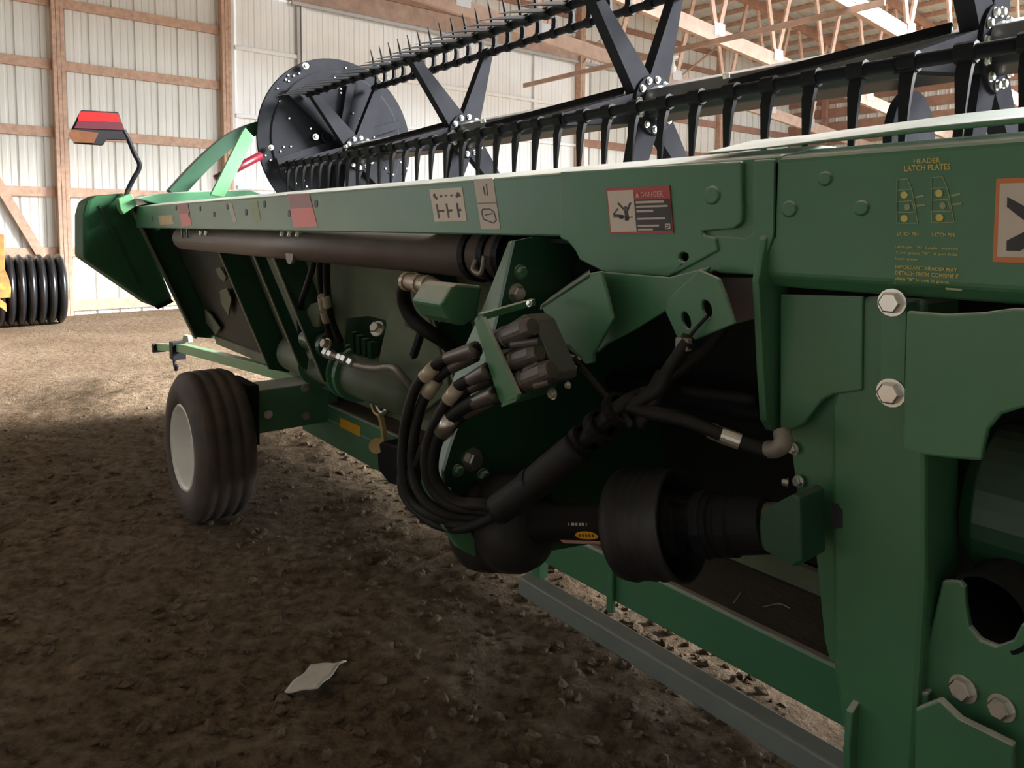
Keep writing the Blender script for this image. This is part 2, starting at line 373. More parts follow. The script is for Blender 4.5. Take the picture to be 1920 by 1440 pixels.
# side walls and roof
wall_right = empty('wall_right', (XW, 20, 0), 'structure'); wall_right['label'] = 'long side wall of boards and ribbed sheets behind the reel'
x = XW
while x < ADDED_BAY_X-2.3-.9:
    put(sm, 'sheet', wall_right, Matrix.Translation((x+.9144, 20.0, 0)) @ Matrix.Rotation(math.radians(90), 4, 'Z') @ Matrix.Diagonal((1, 1, (roof_z(20)+.2)/6.6, 1))); x += 0.9144
for z in (0.3, 1.0, 1.7, 2.4, 3.0, 3.5, 4.0, 4.4, 4.8, 5.2, 5.6):
    M('girt', *g_box(XW, ADDED_BAY_X-2.3, 19.94, 19.985, z-.13, z+.13), 'wood_dark', wall_right)
x = XW+1.2
while x < ADDED_BAY_X-2.3:
    M('post', *g_box(x-.07, x+.07, 19.82, 19.99, 0, roof_z(20)), 'wood_dark', wall_right); x += 2.27
M('wall_near', *g_box(XW, 12.5, -8.15, -8.0, 0, 7.0), 'plain_wall', kind='structure')
M('wall_back', *g_box(12.5, 12.65, -8.1, ADDED_BAY_Y, 0, 7.9), 'plain_wall', kind='structure')
ceil = empty('ceiling', (0, 1.5, RZ), 'structure'); ceil['label'] = 'low-pitched metal roof on purlins'
SL = 18.9/math.cos(math.atan(RS)); rm = siding_mesh('roof_sheet', 0.9144, SL, 'roof_metal', -0.02)
SL3 = (ADDED_BAY_Y-1.5)/math.cos(math.atan(RS)); rm3 = siding_mesh('roof_sheet', 0.9144, SL3, 'roof_metal', -0.02)
SL2 = 10.2/math.cos(math.atan(RS)); rm2 = siding_mesh('roof_sheet', 0.9144, SL2, 'roof_metal', -0.02)
ang = math.atan(RS)
x = XW-.3
while x < 12.6:
    # local z runs down the slope, local y runs along the shed
    dn = Vector((0, math.cos(ang), -math.sin(ang))); ax = Vector((1, 0, 0)); nn = ax.cross(dn)
    mw = Matrix(((0, 1, 0, x), (nn.y, 0, dn.y, 1.5), (nn.z, 0, dn.z, RZ+.1), (0, 0, 0, 1)))
    put(rm if x < ADDED_BAY_X-.9 else rm3, 'roof_sheet', ceil, mw)
    dn = Vector((0, -math.cos(ang), -math.sin(ang))); nn = ax.cross(dn)
    mw = Matrix(((0, 1, 0, x), (nn.y, 0, dn.y, 1.5), (nn.z, 0, dn.z, RZ+.1), (0, 0, 0, 1)))
    put(rm2, 'roof_sheet', ceil, mw)
    x += 0.9144
pm2 = bpy.data.meshes.new('purlin'); vv, ff = g_box(XW, ADDED_BAY_X, -.022, .022, 0, .09); pm2.from_pydata(vv, [], ff); pm2.materials.append(MATS['wood']); pm2.update()
pm = bpy.data.meshes.new('purlin'); vv, ff = g_box(XW, 12.5, -.022, .022, 0, .09); pm.from_pydata(vv, [], ff); pm.materials.append(MATS['wood']); pm.update()
y = -8.0
while y < 20.2:
    put(pm if y < ADDED_BAY_Y else pm2, 'purlin', ceil, Matrix.Translation((0, y, roof_z(y)))); y += 0.72

# roof trusses: one built, the others copied
TX = -7.4; a0 = PX(TX, 1254, 29); b0 = PX(TX, 1420, 100); sl = (b0.z-a0.z)/(b0.y-a0.y)
def chord_z(y): return a0.z + sl*(y-a0.y)
g1 = PX(TX, 1345, 55).y; g2 = PX(TX, 1455, 112).y; gs = g2-g1
tr = root('roof_truss', (TX, 9, chord_z(9)), 'wooden roof truss whose bottom chord crosses the upper right, nearest the light bulb', 'truss', 'wooden roof trusses')
M('bottom_chord', *g_beam((TX, 1.6, chord_z(1.6)), (TX, 19.6, chord_z(19.6)), (.085, 0, 0), (0, 0, .25)), 'wood_pale', tr, bevel=.004)
def top_z(y): return roof_z(y)-.12
M('top_chord', *g_beam((TX, 1.6, top_z(1.6)), (TX, 19.9, top_z(19.9)), (.085, 0, 0), (0, 0, .2)), 'wood_dark', tr, bevel=.004)
gy = g1-3*gs
while gy < 18:
    M('gusset_plate', *g_beam((TX+.05, gy-.14, chord_z(gy)+.1), (TX+.05, gy+.14, chord_z(gy)+.1), (.004, 0, 0), (0, 0, .2)), 'gusset', tr)
    for s in (-.38, .38):
        ty = gy+s*gs
        M('web', *g_beam((TX, gy+s*.12, chord_z(gy)+.12), (TX, ty, top_z(ty)-.1), (.04, 0, 0), (0, .1, 0)), 'wood', tr)
    gy += gs
def copy_tree(src, dx, label):
    loc = Vector(src.location)+Vector((dx, 0, 0))
    c = root(src.name.split('.')[0], loc, label, src['category'], src.get('group'))
    for ch in src.children:
        o = bpy.data.objects.new(ch.name.split('.')[0], ch.data); COL.objects.link(o); o.parent = c
        o.matrix_parent_inverse = ch.matrix_parent_inverse.copy()
        for mo in ch.modifiers:
            b = o.modifiers.new('bevel', 'BEVEL'); b.width = mo.width; b.segments = 2; b.limit_method = 'ANGLE'; b.angle_limit = mo.angle_limit
        o.matrix_basis = ch.matrix_basis.copy()
    return c
copy_tree(tr, 2.27, 'wooden roof truss crossing the top right corner, above the large black reel hub')
copy_tree(tr, -2.27, 'wooden roof truss nearest the end wall, seen behind the light bulb')
br = PX(TX, 1330, 80)
bo = M('brace_board', *g_beam((XW+.2, br.y, br.z), (-4.6, br.y, br.z), (0, .04, 0), (0, 0, .09)), 'wood_pale', bevel=.003)
bo['label'] = 'long thin pale board running lengthwise under the roof trusses'; bo['category'] = 'board'
lp = PY(br.y, 1262, 98); lr = root('light_bulb', lp-Vector((0, 0, .05)), 'white bare light bulb hanging from the long thin board', 'light bulb')
M('lamp_holder', *g_lathe(lp-Vector((0, 0, .05)), (0, 0, -1), [(0, .05), (.02, .10), (.05, .09), (.07, .035), (.11, .03)], 16), 'white_plastic', lr, smooth=True)
M('bulb', *g_lathe(lp-Vector((0, 0, .16)), (0, 0, -1), [(0, .025), (.05, .04), (.10, .065), (.15, .06), (.18, .03), (.19, .005)], 16), 'white_plastic', lr, smooth=True)

# ------------------------------------------------------------------ ring roller by the end wall
RX = -11.45; rb = PX(RX, 65, 600); rt = PX(RX, 65, 474); RR = (rt.z)/2*0.98
rr = root('ring_roller', (RX, rb.y, 0), 'black roller of ringed ridges with rusty yellow frame, left by the end wall', 'roller')
y1 = PX(RX+RR*0.6, 126, 540).y; pitch = PX(RX, 100, 540).y-PX(RX, 81.5, 540).y
ring0 = None
for i in range(10):
    yc = y1-pitch*(i+.5)
    if ring0 is None:
        v, f = g_lathe((0, 0, 0), (0, 1, 0), [(-.5*pitch, RR*.70), (-.42*pitch, RR*.90), (-.12*pitch, RR), (.12*pitch, RR), (.42*pitch, RR*.90), (.5*pitch, RR*.70)], 40)
        ring0 = M('ring', v, f, 'roller_black', rr, smooth=False); ring0.matrix_basis = Matrix.Translation((RX, yc, RR))
        for p in ring0.data.polygons: p.use_smooth = len(p.vertices) == 4
    else:
        o = put(ring0.data, 'ring', rr, Matrix.Translation((RX, yc, RR)))
M('axle', *g_cyl((RX, y1-pitch*10.5, RR), (RX, y1+.02, RR), .07), 'roller_black', rr)
q = pxX(RX+RR+.08, [(-40, 430), (8, 440), (9, 505), (16, 520), (21, 540), (20, 558), (-40, 562)])
M('frame_plate', *g_prism(q, (-.05, 0, 0)), 'rust_yellow', rr, bevel=.006)
M('frame_bar', *g_beam((RX+RR+.1, y1-pitch*9, .62), (RX+RR+.1, PX(RX+RR+.1, 10, 540).y, .30), (.1, 0, 0), (0, 0, .1)), 'rust_yellow', rr)
M('frame_leg', *g_box(RX+RR+.05, RX+RR+.15, y1-pitch*9.2, y1-pitch*8.8, 0, .66), 'rust_yellow', rr)

# ------------------------------------------------------------------ paper scrap
pq = [PZ(0.02, *p) for p in [(533, 1290), (583, 1247), (650, 1252), (597, 1308)]]
pv = []; n = 8
for i in range(n+1):
    for j in range(n+1):
        a = pq[0].lerp(pq[3], i/n); b = pq[1].lerp(pq[2], i/n); p = a.lerp(b, j/n)
        p.z = max(hgt(p.x, p.y)+.008, .012) + .02*noise.noise(p*16) + .03*(i/n)**2
        pv.append(p)
pfc = [(i*(n+1)+j, (i+1)*(n+1)+j, (i+1)*(n+1)+j+1, i*(n+1)+j+1) for i in range(n) for j in range(n)]
ps = M('paper_scrap', pv, pfc, 'paper', smooth=True); ps['label'] = 'crumpled pale paper scrap lying on the dirt'; ps['category'] = 'paper'
sd = ps.modifiers.new('solidify', 'SOLIDIFY'); sd.thickness = 0.004

# ================================================================== the harvester header
H = root('harvester_header', (-1.6, 0.5, 0.0), 'long green harvester header with black reel, standing on a white-rimmed transport wheel', 'header')
def part(name, vf, m, parent=H, **k): return M(name, vf[0], vf[1], m, parent, **k)
def extr(name, prof, x0, x1, m, parent=H, **k):      # profile [(y, z)] along X
    return part(name, g_prism([(x0, a, b) for a, b in prof], (x1-x0, 0, 0)), m, parent, **k)
def plateY(name, y, pts, th, m, parent=H, holes=(), **k):
    return part(name, g_prism(pxY(y, pts), (0, th, 0), [pxY(y, h) for h in holes]), m, parent, **k)
def plateX(name, x, pts, th, m, parent=H, holes=(), **k):
    return part(name, g_prism(pxX(x, pts), (th, 0, 0), [pxX(x, h) for h in holes]), m, parent, **k)
def circ(cx, cy, rx, ry, n=14, rot=0.0):
    c, s = math.cos(rot), math.sin(rot)
    return [(cx+rx*math.cos(2*math.pi*i/n)*c-ry*math.sin(2*math.pi*i/n)*s, cy+rx*math.cos(2*math.pi*i/n)*s+ry*math.sin(2*math.pi*i/n)*c) for i in range(n)]
def hexbolt(p, d, r, h, parent=H, m='zinc', fl=1.0): return part('bolt', g_hex(p, d, r, h, r*1.25 if fl else 0), m, parent)

# --- rear top beam
XE = -4.93
extr('rear_beam', [(0, 1.314), (0, 1.440), (.004, 1.443), (.12, 1.467), (.18, 1.468), (.18, 1.314)], XE, -0.60, 'green', bevel=.004)
extr('centre_beam', [(.02, 1.243), (0, 1.262), (0, 1.436), (.004, 1.440), (.10, 1.459), (.22, 1.462), (.22, 1.243)], -0.625, 4.6, 'green', bevel=.005)
part('cover_strip', g_prism([PY(.03, 1316, 287), PY(.03, 1330, 290), Vector((-.42, .03, 1.460)), Vector((4.6, .03, 1.460)), Vector((4.6, .03, 1.468)), Vector((-.42, .03, 1.468)), PY(.03, 1420, 278)], (0, .15, 0.034)), 'green', bevel=.003)
gp = [(1050, 322), (1050, 447), (1064, 453), (1078, 470), (1086, 487), (1139, 514), (1253, 520), (1346, 470), (1341, 446), (1318, 440), (1316, 433), (1376, 428), (1389, 418), (1391, 402), (1389, 302)]
plateY('gusset_plate', -.010, gp, .012, 'green', bevel=.003, holes=[circ(1281, 482, 9, 9)])
plateY('joint_plate', -.005, [(1318, 441), (1398, 446), (1411, 436), (1412, 300), (1452, 298), (1450, 440), (1424, 516), (1350, 512), (1338, 508), (1250, 558), (1253, 521), (1346, 471)], .010, 'green', bevel=.003)
for (cx, cy, r, y) in ((1333, 366, 18, -.014), (1478, 392, 16, -.004), (1545, 335, 14, -.004), (1613, 390, 15, -.004)):
    c = PY(y, cx, cy); rr_ = r*c.xyz.__sub__(CAM).dot(_f)/F
    part('plug_boss', g_lathe(c, (0, 1, 0), [(0, rr_*.8), (.003, rr_), (.014, rr_)], 20), 'green', bevel=.001)
# slot holes and small openings along the beam
for (cx, cy) in ((375, 391), (401, 402), (426, 387), (461, 398), (495, 383), (542, 400), (592, 382), (354, 402), (330, 390), (285, 410)):
    c = PY(-.0015, cx, cy); part('slot', g_prism([c+Vector((a*.012, 0, b*.013)) for a, b in ((-1, -.7), (-.4, -1), (.4, -1), (1, -.7), (1, .7), (.4, 1), (-.4, 1), (-1, .7))], (0, .003, 0)), 'decal_black')

# --- decals and reflective tape (flat print on the beam)
def decal(name, y, quad, m, label=None, th=.0016):
    return part(name, g_prism(pxY(y, quad), (0, th, 0)), m, label=label)
def on_quad(quad, y, u, v):                 # point on a decal: u right, v down
    a, b, c, d = pxY(y, quad); return a.lerp(b, u).lerp(d.lerp(c, u), v)
def mark(parent, quad, y, polys, m, name='print'):
    mb = MB()
    for pl in polys: mb.add(g_prism([on_quad(quad, y, *p) for p in pl], (0, .0006, 0)))
    return M(name, mb.v, mb.f, m, parent)
def rect(u0, v0, u1, v1): return [(u0, v0), (u1, v0), (u1, v1), (u0, v1)]
def stroke(u0, v0, u1, v1, w, asp=1.0):
    dx, dy = (u1-u0), (v1-v0)/asp; L = math.hypot(dx, dy); nx, ny_ = -dy/L*w/2, dx/L*w/2*asp
    return [(u0+nx, v0+ny_), (u1+nx, v1+ny_), (u1-nx, v1-ny_), (u0-nx, v0-ny_)]
def text(parent, s, quad, y, u0, v0, u1, v1, m, name='lettering', bold=0.0):
    cu = bpy.data.curves.new('txt', 'FONT'); cu.body = s; cu.resolution_u = 2; cu.offset = bold
    o = bpy.data.objects.new('txt', cu); COL.objects.link(o)
    dg = bpy.context.evaluated_depsgraph_get(); me = bpy.data.meshes.new_from_object(o.evaluated_get(dg))
    bpy.data.objects.remove(o); bpy.data.curves.remove(cu)
    X = [v.co.x for v in me.vertices]; Yc = [v.co.y for v in me.vertices]
    x0, x1, ya, yb = min(X), max(X), min(Yc), max(Yc)
    for v in me.vertices:
        v.co = on_quad(quad, y, u0+(v.co.x-x0)/(x1-x0)*(u1-u0), v1+(v.co.y-ya)/(yb-ya)*(v0-v1))
    me.materials.append(MATS[m]); ob = bpy.data.objects.new(name, me); link(ob, parent); return ob
DQ = [(1136, 353), (1255, 348), (1262, 437), (1144, 439)]
d = decal('danger_decal', -.0125, DQ, 'decal_red', 'red-bordered danger decal with a black pictogram and white lines of text')
mark(d, DQ, -.0132, [rect(.02, .06, .445, .955)], 'decal_cream', 'picture_field')
mark(d, DQ, -.0132, [rect(.445, .27, .985, .945)], 'decal_black', 'text_field')
mark(d, DQ, -.0138, [stroke(.18, .33, .30, .52, .03, 1.3), stroke(.385, .33, .315, .52, .03, 1.3), stroke(.30, .50, .31, .70, .06, 1.3), stroke(.08, .63, .40, .645, .022, 1.3), stroke(.08, .58, .17, .45, .02, 1.3), circ(.302, .435, .022, .035), circ(.215, .635, .04, .045), circ(.30, .69, .035, .03), stroke(.09, .585, .25, .61, .03, 1.3)], 'decal_black', 'pictogram')
mark(d, DQ, -.0138, [[(.475, .225), (.505, .10), (.535, .225)]], 'decal_pink', 'warning_triangle')
text(d, 'DANGER', DQ, -.0138, .56, .11, .90, .225, 'decal_pink', bold=.01)
mark(d, DQ, -.0138, [rect(.47, .305, .90, .355), rect(.47, .405, .95, .445), rect(.47, .495, .73, .545), rect(.47, .665, .90, .705), rect(.47, .815, .80, .855), rect(.47, .895, .70, .935), rect(.89, .80, .965, .92)], 'decal_grey', 'text_lines')
mark(d, DQ, -.0142, [stroke(.90, .83, .95, .84, .02), stroke(.95, .86, .90, .90, .02)], 'decal_black', 'symbol')
Q1 = [(805, 355), (866, 351), (875, 414), (815, 416)]
d = decal('instruction_decal', -.0012, Q1, 'decal_cream', 'cream decal with three black reel-tine symbols')
pl = []
for u in (.16, .47, .79): pl += [stroke(u-.01, .46, u+.0, .90, .05), stroke(u, .68, u+(.20 if u < .3 else .14 if u < .6 else .09), .67, .07)]
pl += [stroke(.10, .18, .20, .32, .07), stroke(.12, .14, .16, .24, .05), stroke(.29, .23, .37, .23, .06), stroke(.45, .22, .52, .22, .05), stroke(.62, .23, .70, .22, .05), stroke(.78, .26, .92, .22, .09), stroke(.80, .30, .86, .14, .05)]
mark(d, Q1, -.0019, pl, 'decal_black', 'pictogram')
Q2 = [(888, 336), (924, 334), (938, 430), (902, 430)]
d = decal('warning_decal', -.0012, Q2, 'decal_grey', 'tall cream decal with two framed outline drawings')
def outline(pts, w, asp): return [stroke(*pts[i], *pts[(i+1) % len(pts)], w, asp) for i in range(len(pts))]
mark(d, Q2, -.0019, outline([(.16, .66), (.25, .60), (.60, .60), (.80, .66), (.86, .82), (.70, .88), (.20, .80)], .06, .375)[:7] + [stroke(.30, .72, .72, .69, .06, .375), stroke(.45, .15, .47, .33, .06, .375), stroke(.62, .10, .60, .34, .05, .375)], 'decal_black', 'pictogram')
mark(d, Q2, -.0019, [rect(.02, .475, .98, .495)], 'brown_tube', 'dividing_line')
# orange framed decal at the right edge of the beam, yellow print beside it
Q3 = [(1868, 335), (2010, 330), (2020, 497), (1861, 491)]
d = decal('warning_plate', -.0018, Q3, 'decal_orange', 'large cream decal with orange border and bold black mark')
mark(d, Q3, -.0026, [rect(.055, .06, .96, .935)], 'decal_cream', 'field')
mark(d, Q3, -.0033, [[(.16, .22), (.16, .34), (.50, .58), (.17, .74), (.17, .86), (.34, .86), (.62, .66), (.90, .86), (.93, .74), (.70, .55), (.93, .34), (.90, .22), (.60, .44)]], 'decal_black', 'bold_mark')
Q4 = [(1676, 295), (1800, 288), (1808, 545), (1676, 535)]
def q4(px, py): return ((px-1676)/126.0, (py-292)/248.0)
mb = MB(); lr_ = []
d = decal('instruction_print', -.0012, [(1676, 530), (1678, 530), (1678, 532), (1676, 532)], 'decal_yellow', 'yellow printed header latch instructions with two small machine drawings')
def t4(s, x0, y0, x1, y1, m='decal_yellow', bold=.012): text(d, s, Q4, -.0014, *q4(x0, y0), *q4(x1, y1), m, bold=bold)
t4('HEADER', 1715, 297, 1766, 306); t4('LATCH PLATES', 1697, 309, 1784, 320)
t4('LATCH PIN', 1682, 436, 1723, 443); t4('LATCH PIN', 1748, 436, 1788, 443)
t4('Latch pin  "A"  height required', 1678, 462, 1793, 468); t4('Turn plate "B"  if pin hits', 1678, 473, 1792, 479); t4('latch plate', 1679, 485, 1720, 491)
t4('IMPORTANT: HEADER MAY', 1679, 500, 1791, 507); t4('DETACH FROM COMBINE if', 1679, 511, 1793, 519); t4('plate "B" is not in place.', 1678, 523, 1778, 531)
mark(d, Q4, -.0014, [rect(*q4(1770, 537), *q4(1798, 541))], 'decal_faint', 'part_number')
for ox, dy in ((1682, 0), (1748, -2)):
    O = [q4(ox+a, 336+dy+b) for a, b in ((0, 0), (21, -2), (30, 22), (36, 58), (40, 83), (0, 83))]
    mark(d, Q4, -.0014, outline(O, .012, .5) + outline([q4(ox, 356+dy), q4(ox+28, 354+dy), q4(ox+28, 357+dy)], .01, .5)[:1] + outline([q4(ox, 378+dy), q4(ox+30, 376+dy), q4(ox+34, 398+dy), q4(ox, 398+dy)], .012, .5) + [stroke(*q4(ox+36, 370+dy), *q4(ox+52, 367+dy), .03, .5), stroke(*q4(ox+38, 386+dy), *q4(ox+54, 384+dy), .03, .5)], 'decal_faint', 'machine_drawing')
    for yy in (365, 410): mark(d, Q4, -.0016, [circ(*q4(ox+14, yy+dy), .055, .028)], 'decal_yellow', 'disc_mark')
    mark(d, Q4, -.0016, [circ(*q4(ox+20, 388+dy), .045, .026)], 'decal_faint', 'disc_mark')
for quad, nm in (([(538, 364), (579, 362), (595, 424), (551, 427)], 'wide'), ([(331, 384), (352, 382), (359, 421), (342, 425)], 'narrow')):
    d = decal('reflector_tape', -.0012, quad, 'red_tape', 'red reflective tape on the rear beam, ' + nm + ' piece')
    mark(d, quad, -.0018, [rect(0, 0, 1, .44)], 'red_tape_dull', 'dull_half')
decal('amber_reflector', -.0012, [(297, 405), (323, 403), (326, 420), (300, 422)], 'brass')
decal('small_decal', -.0012, [(468, 377), (482, 376), (489, 414), (476, 416)], 'decal_faint')
decal('small_decal', -.0012, [(427, 381), (434, 380), (444, 416), (437, 417)], 'decal_grey')

# --- brown tube under the beam
bt = part('torque_tube', g_cyl((-4.25, .10, 1.262), (-1.36, .10, 1.262), .062, seg=24), 'brown_tube', smooth=True)
for i, x in enumerate((-1.50, -1.42, -1.36)): part('tube_clamp', g_lathe((x, .10, 1.262), (1, 0, 0), [(0, .055), (0, .071), (.022, .071), (.022, .055)], 24, cap=False), 'black_plastic')
part('clamp_lug', g_tube([PY(.03, 893, 488), PY(.02, 887, 505), PY(.02, 902, 512), PY(.02, 908, 480)], .006), 'dull_metal')
part('tube_tab', g_lathe(PY(.06, 548, 478), (0, -1, 0), [(0, .035), (.012, .035)], 20), 'brown_tube')
for cx in (340, 350): part('tube_strap', g_beam(PY(.03, cx, 428), PY(.03, cx+2, 446), (.012, 0, 0), (0, .006, 0)), 'green')
for cx in (531, 545, 560, 378, 388): hexbolt(PY(.03, cx, 434), (0, -.3, -1), .009, .02)

# --- back sheet with ribs, end sheet
z0, z1 = 0.60, 1.33
hole = [PN((0, 1, KS), KS*1.45+.13, *p) for p in [(648, 597), (690, 592), (722, 600), (729, 618), (726, 640), (712, 690), (680, 698), (655, 692), (645, 650)]]
sheet = [(-3.60, sy(z0, .13), z0), (-1.16, sy(z0, .13), z0), (-1.16, sy(z1, .13), z1), (-3.60, sy(z1, .13), z1)]
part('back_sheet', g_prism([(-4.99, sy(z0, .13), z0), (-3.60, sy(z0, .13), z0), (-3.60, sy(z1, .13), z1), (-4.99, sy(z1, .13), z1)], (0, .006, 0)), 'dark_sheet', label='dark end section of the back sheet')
part('back_sheet', g_prism(sheet, (0, .006, 0), [hole]), 'olive')
hc = sum((Vector(p) for p in hole), Vector())/len(hole)
part('hole_light_stop', g_prism([hc+(Vector(p)-hc)*3.0+Vector((0, .10, 0)) for p in hole], (0, .01, 0)), 'green_dark')  # dark plate added behind the hole, oversized to stop sunlight coming through
def rib(x, zt, zb, dep=.13, th=.007, m='green', lip=.02, wav=False):
    pts = [(x, sy(zt), zt), (x, sy(zb), zb), (x, sy(zb)+dep*.8, zb-.03), (x, sy(zb, dep), zb+.02), (x, sy(zt, dep), zt)]
    r = part('rib', g_prism(pts, (-th, 0, 0)), 'green_dark')
    e = (Vector((x, sy(zt), zt)), Vector((x, sy(zb), zb)))
    M('rib_edge', *g_beam(e[0], e[1], (.013, 0, 0), (0, .006, 0)), 'edge_pale', r)
    return r
for x in (-3.63, -2.92, -1.80): rib(x, 1.30, .60 if x < -3 else .66)
rib(-3.15, 1.24, .70, .05, m='green_dark')
for (cx, cy) in ((800, 560), (808, 575), (812, 600), (820, 650)): part('rivet', g_lathe(PX(-1.79, cx+12, cy), (1, 0, 0), [(0, .008), (.004, .006)], 8), 'zinc')
# light cut-outs of the ribs left of the brown tube show the sheet behind: flat olive patches added to stand for them
for (pts, m) in (([(404, 505), (412, 500), (424, 520), (420, 528), (410, 520)], 'olive'), ([(412, 545), (425, 540), (433, 560), (428, 592), (414, 568)], 'olive'), ([(384, 580), (395, 590), (412, 615), (404, 628), (386, 605)], 'olive')):
    part('cutout_patch', g_prism([S0(*p, .10) for p in pts], (0, .008, 0)), m)
# end sheet of the left end
es = pxX(-4.97, [(246, 388), (366, 632), (392, 634), (412, 637), (452, 560), (330, 372)])
part('end_sheet', g_prism(es, (-.010, 0, 0)), 'green_dark', bevel=.002)
part('end_flange', g_beam(PX(-4.95, 243, 384), PX(-4.95, 366, 634), (.05, 0, 0), (0, .012, .004)), 'olive', bevel=.002)
part('end_bracket', g_prism(pxX(-4.86, [(222, 372), (246, 362), (258, 384), (232, 402), (226, 392)]), (-.10, 0, 0)), 'green_light', bevel=.004)
# end shield
sh = pxX(-5.02, [(182, 366), (236, 362), (262, 408), (322, 556), (325, 562), (291, 577), (156, 484), (156, 402), (163, 376)])
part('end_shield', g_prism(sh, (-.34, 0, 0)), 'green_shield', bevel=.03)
part('shield_seam', g_beam(PX(-5.012, 186, 385), PX(-5.012, 262, 535), (.006, 0, 0), (0, .008, .006)), 'green_dark')
part('shield_lip', g_prism(pxX(-5.0, [(291, 574), (322, 561), (326, 566), (297, 580)]), (-.05, 0, 0)), 'black_plastic')
part('end_fairing', g_prism(pxX(-4.80, [(255, 372), (300, 362), (402, 357), (470, 356), (500, 366), (500, 380), (300, 384)]), (-.5, 0, 0)), 'green', bevel=.006)
# reel support arm, strut and lift cylinder at the far end
part('reel_arm', g_tube([PX(-5.0, 325, 366), PX(-5.0, 362, 325), PX(-5.0, 400, 288), PX(-5.0, 440, 258), PX(-5.0, 486, 240), PX(-5.0, 560, 232)], .062, sq=True), 'green_dark')
part('strut', g_prism(pxX(-4.55, [(395, 366), (420, 370), (476, 262), (474, 254), (460, 239), (455, 246)]), (-.03, 0, 0)), 'green_light', bevel=.004)
part('lift_cylinder', g_cyl(PX(-4.85, 404, 336), PX(-4.85, 490, 291), .027), 'dark_red', smooth=True)
# warning lamp on a bent rod
ln = part('warning_lamp', g_prism(pxX(-4.98, [(136, 240), (153, 206), (222, 210), (240, 262), (201, 261), (194, 272), (140, 268)]), (-.05, 0, 0)), 'black_plastic', bevel=.004, label='warning lamp with red upper lens and amber lower lens')
M('red_lens', *g_prism(pxX(-4.972, [(150, 209), (220, 213), (227, 229), (146, 226)]), (-.006, 0, 0)), 'red_lens', ln)
M('dark_lens', *g_prism(pxX(-4.973, [(146, 226), (227, 229), (234, 244), (139, 240)]), (-.006, 0, 0)), 'red_lens_dark', ln)
M('amber_lens', *g_prism(pxX(-4.965, [(130, 249), (136, 243), (185, 249), (176, 268), (141, 267), (133, 259)]), (-.03, 0, 0)), 'amber_lens', ln)
M('lamp_rod', *g_tube([PX(-4.99, 232, 245), PX(-4.99, 241, 262), PX(-4.99, 252, 288), PX(-4.99, 261, 306), PX(-4.99, 260, 318), PX(-4.99, 252, 332), PX(-4.99, 240, 356), PX(-4.95, 236, 372)], .014), 'black_paint', ln, smooth=True)

# --- lower round tube of the back, its flanges and plates
LT = Vector((0, .44, .69))
part('lower_tube', g_cyl((-3.55, LT.y, LT.z), (-2.35, LT.y, LT.z), .098, seg=28), 'olive', smooth=True)
for x in (-3.25, -2.93, -2.86): part('tube_flange', g_lathe((x, LT.y, LT.z), (1, 0, 0), [(0, .09), (0, .122), (.03, .122), (.03, .09)], 28, cap=False), 'green')
for x in (-2.90,):
    for a in range(7):
        an = math.radians(150+a*25); part('flange_bolt', g_lathe((x+.04, LT.y+math.sin(an)*.110, LT.z+math.cos(an)*.110), (1, 0, 0), [(0, .008), (.01, .007)], 6), 'zinc')
part('belly_sheet', g_prism([(-4.95, .462, .605), (-4.95, .475, .56), (-4.95, 1.55, .40), (-4.95, 1.55, .39), (-4.95, .465, .545), (-4.95, .452, .60)], (9.5, 0, 0)), 'olive')
part('gear_plate', g_prism([S0(*p, .10) for p in [(735, 560), (790, 555), (838, 700), (842, 735), (770, 790), (722, 752), (700, 730), (706, 690), (715, 650)]], (0, .02, 0)), 'olive', bevel=.004)
part('cutter_bar', g_box(-4.95, 4.5, 1.5, 1.62, .365, .405), 'black_paint')
# hoses and fittings on the back sheet
def S(px, py, o): return S0(px, py, o)
def hose(name, pts, r, m='rubber', parent=H, **k): return part(name, g_tube(pts, r, 10), m, parent, smooth=True, **k)
h = hose('hose', [S(590, 480, .03), S(585, 505, .03), S(574, 540, .03), S(563, 572, .03), S(561, 598, .03), S(566, 640, .05)], .013)
h = hose('hose', [S(600, 480, .02), S(600, 520, .02), S(604, 555, .03), S(610, 590, .04), S(620, 640, .06)], .013)
M('ferrule', *g_cyl(S(603, 556, .012), S(607, 578, .018), .017), 'tan_fitting', h); M('ferrule', *g_cyl(S(607, 584, .02), S(612, 602, .026), .016), 'tan_fitting', h)
h = hose('hose', [S(613, 480, .03), S(612, 520, .03), S(615, 560, .03), S(622, 600, .05), S(638, 640, .07)], .014)
M('ferrule', *g_cyl(S(611, 553, .02), S(614, 574, .02), .016), 'tan_fitting', h)
part('hydraulic_motor', g_lathe(S(575, 632, .06), Vector((1, .05, -.05)), [(0, .03), (.02, .05), (.10, .05), (.11, .04), (.18, .04), (.19, .055), (.22, .055)], 20), 'green_dark', smooth=False, bevel=.002)
part('motor_bracket', g_prism([S(*p, .05) for p in [(596, 566), (600, 572), (598, 612), (592, 614), (577, 610), (575, 580), (582, 570)]], (0, .01, 0)), 'olive', bevel=.004)
for i in range(4): part('gearbox_fin', g_prism([S(655+i*11+a, 622+b+i*6, .15) for a, b in ((0, 0), (7, 2), (9, 50), (2, 52))], (0, .03, 0)), 'green_dark', bevel=.002)
part('cap_nut', g_hex(S(709, 617, .10), (.4, -1, .5), .022, .03, .03), 'zinc')
part('cap_nut', g_hex(S(615, 645, .02), (.2, -1, .3), .02, .03, .024), 'tan_fitting')
fl = part('pipe_fitting', g_tube([S(612, 662, .02), S(632, 668, .02), S(650, 675, .03), S(664, 682, .03)], .014), 'dull_metal', smooth=True)
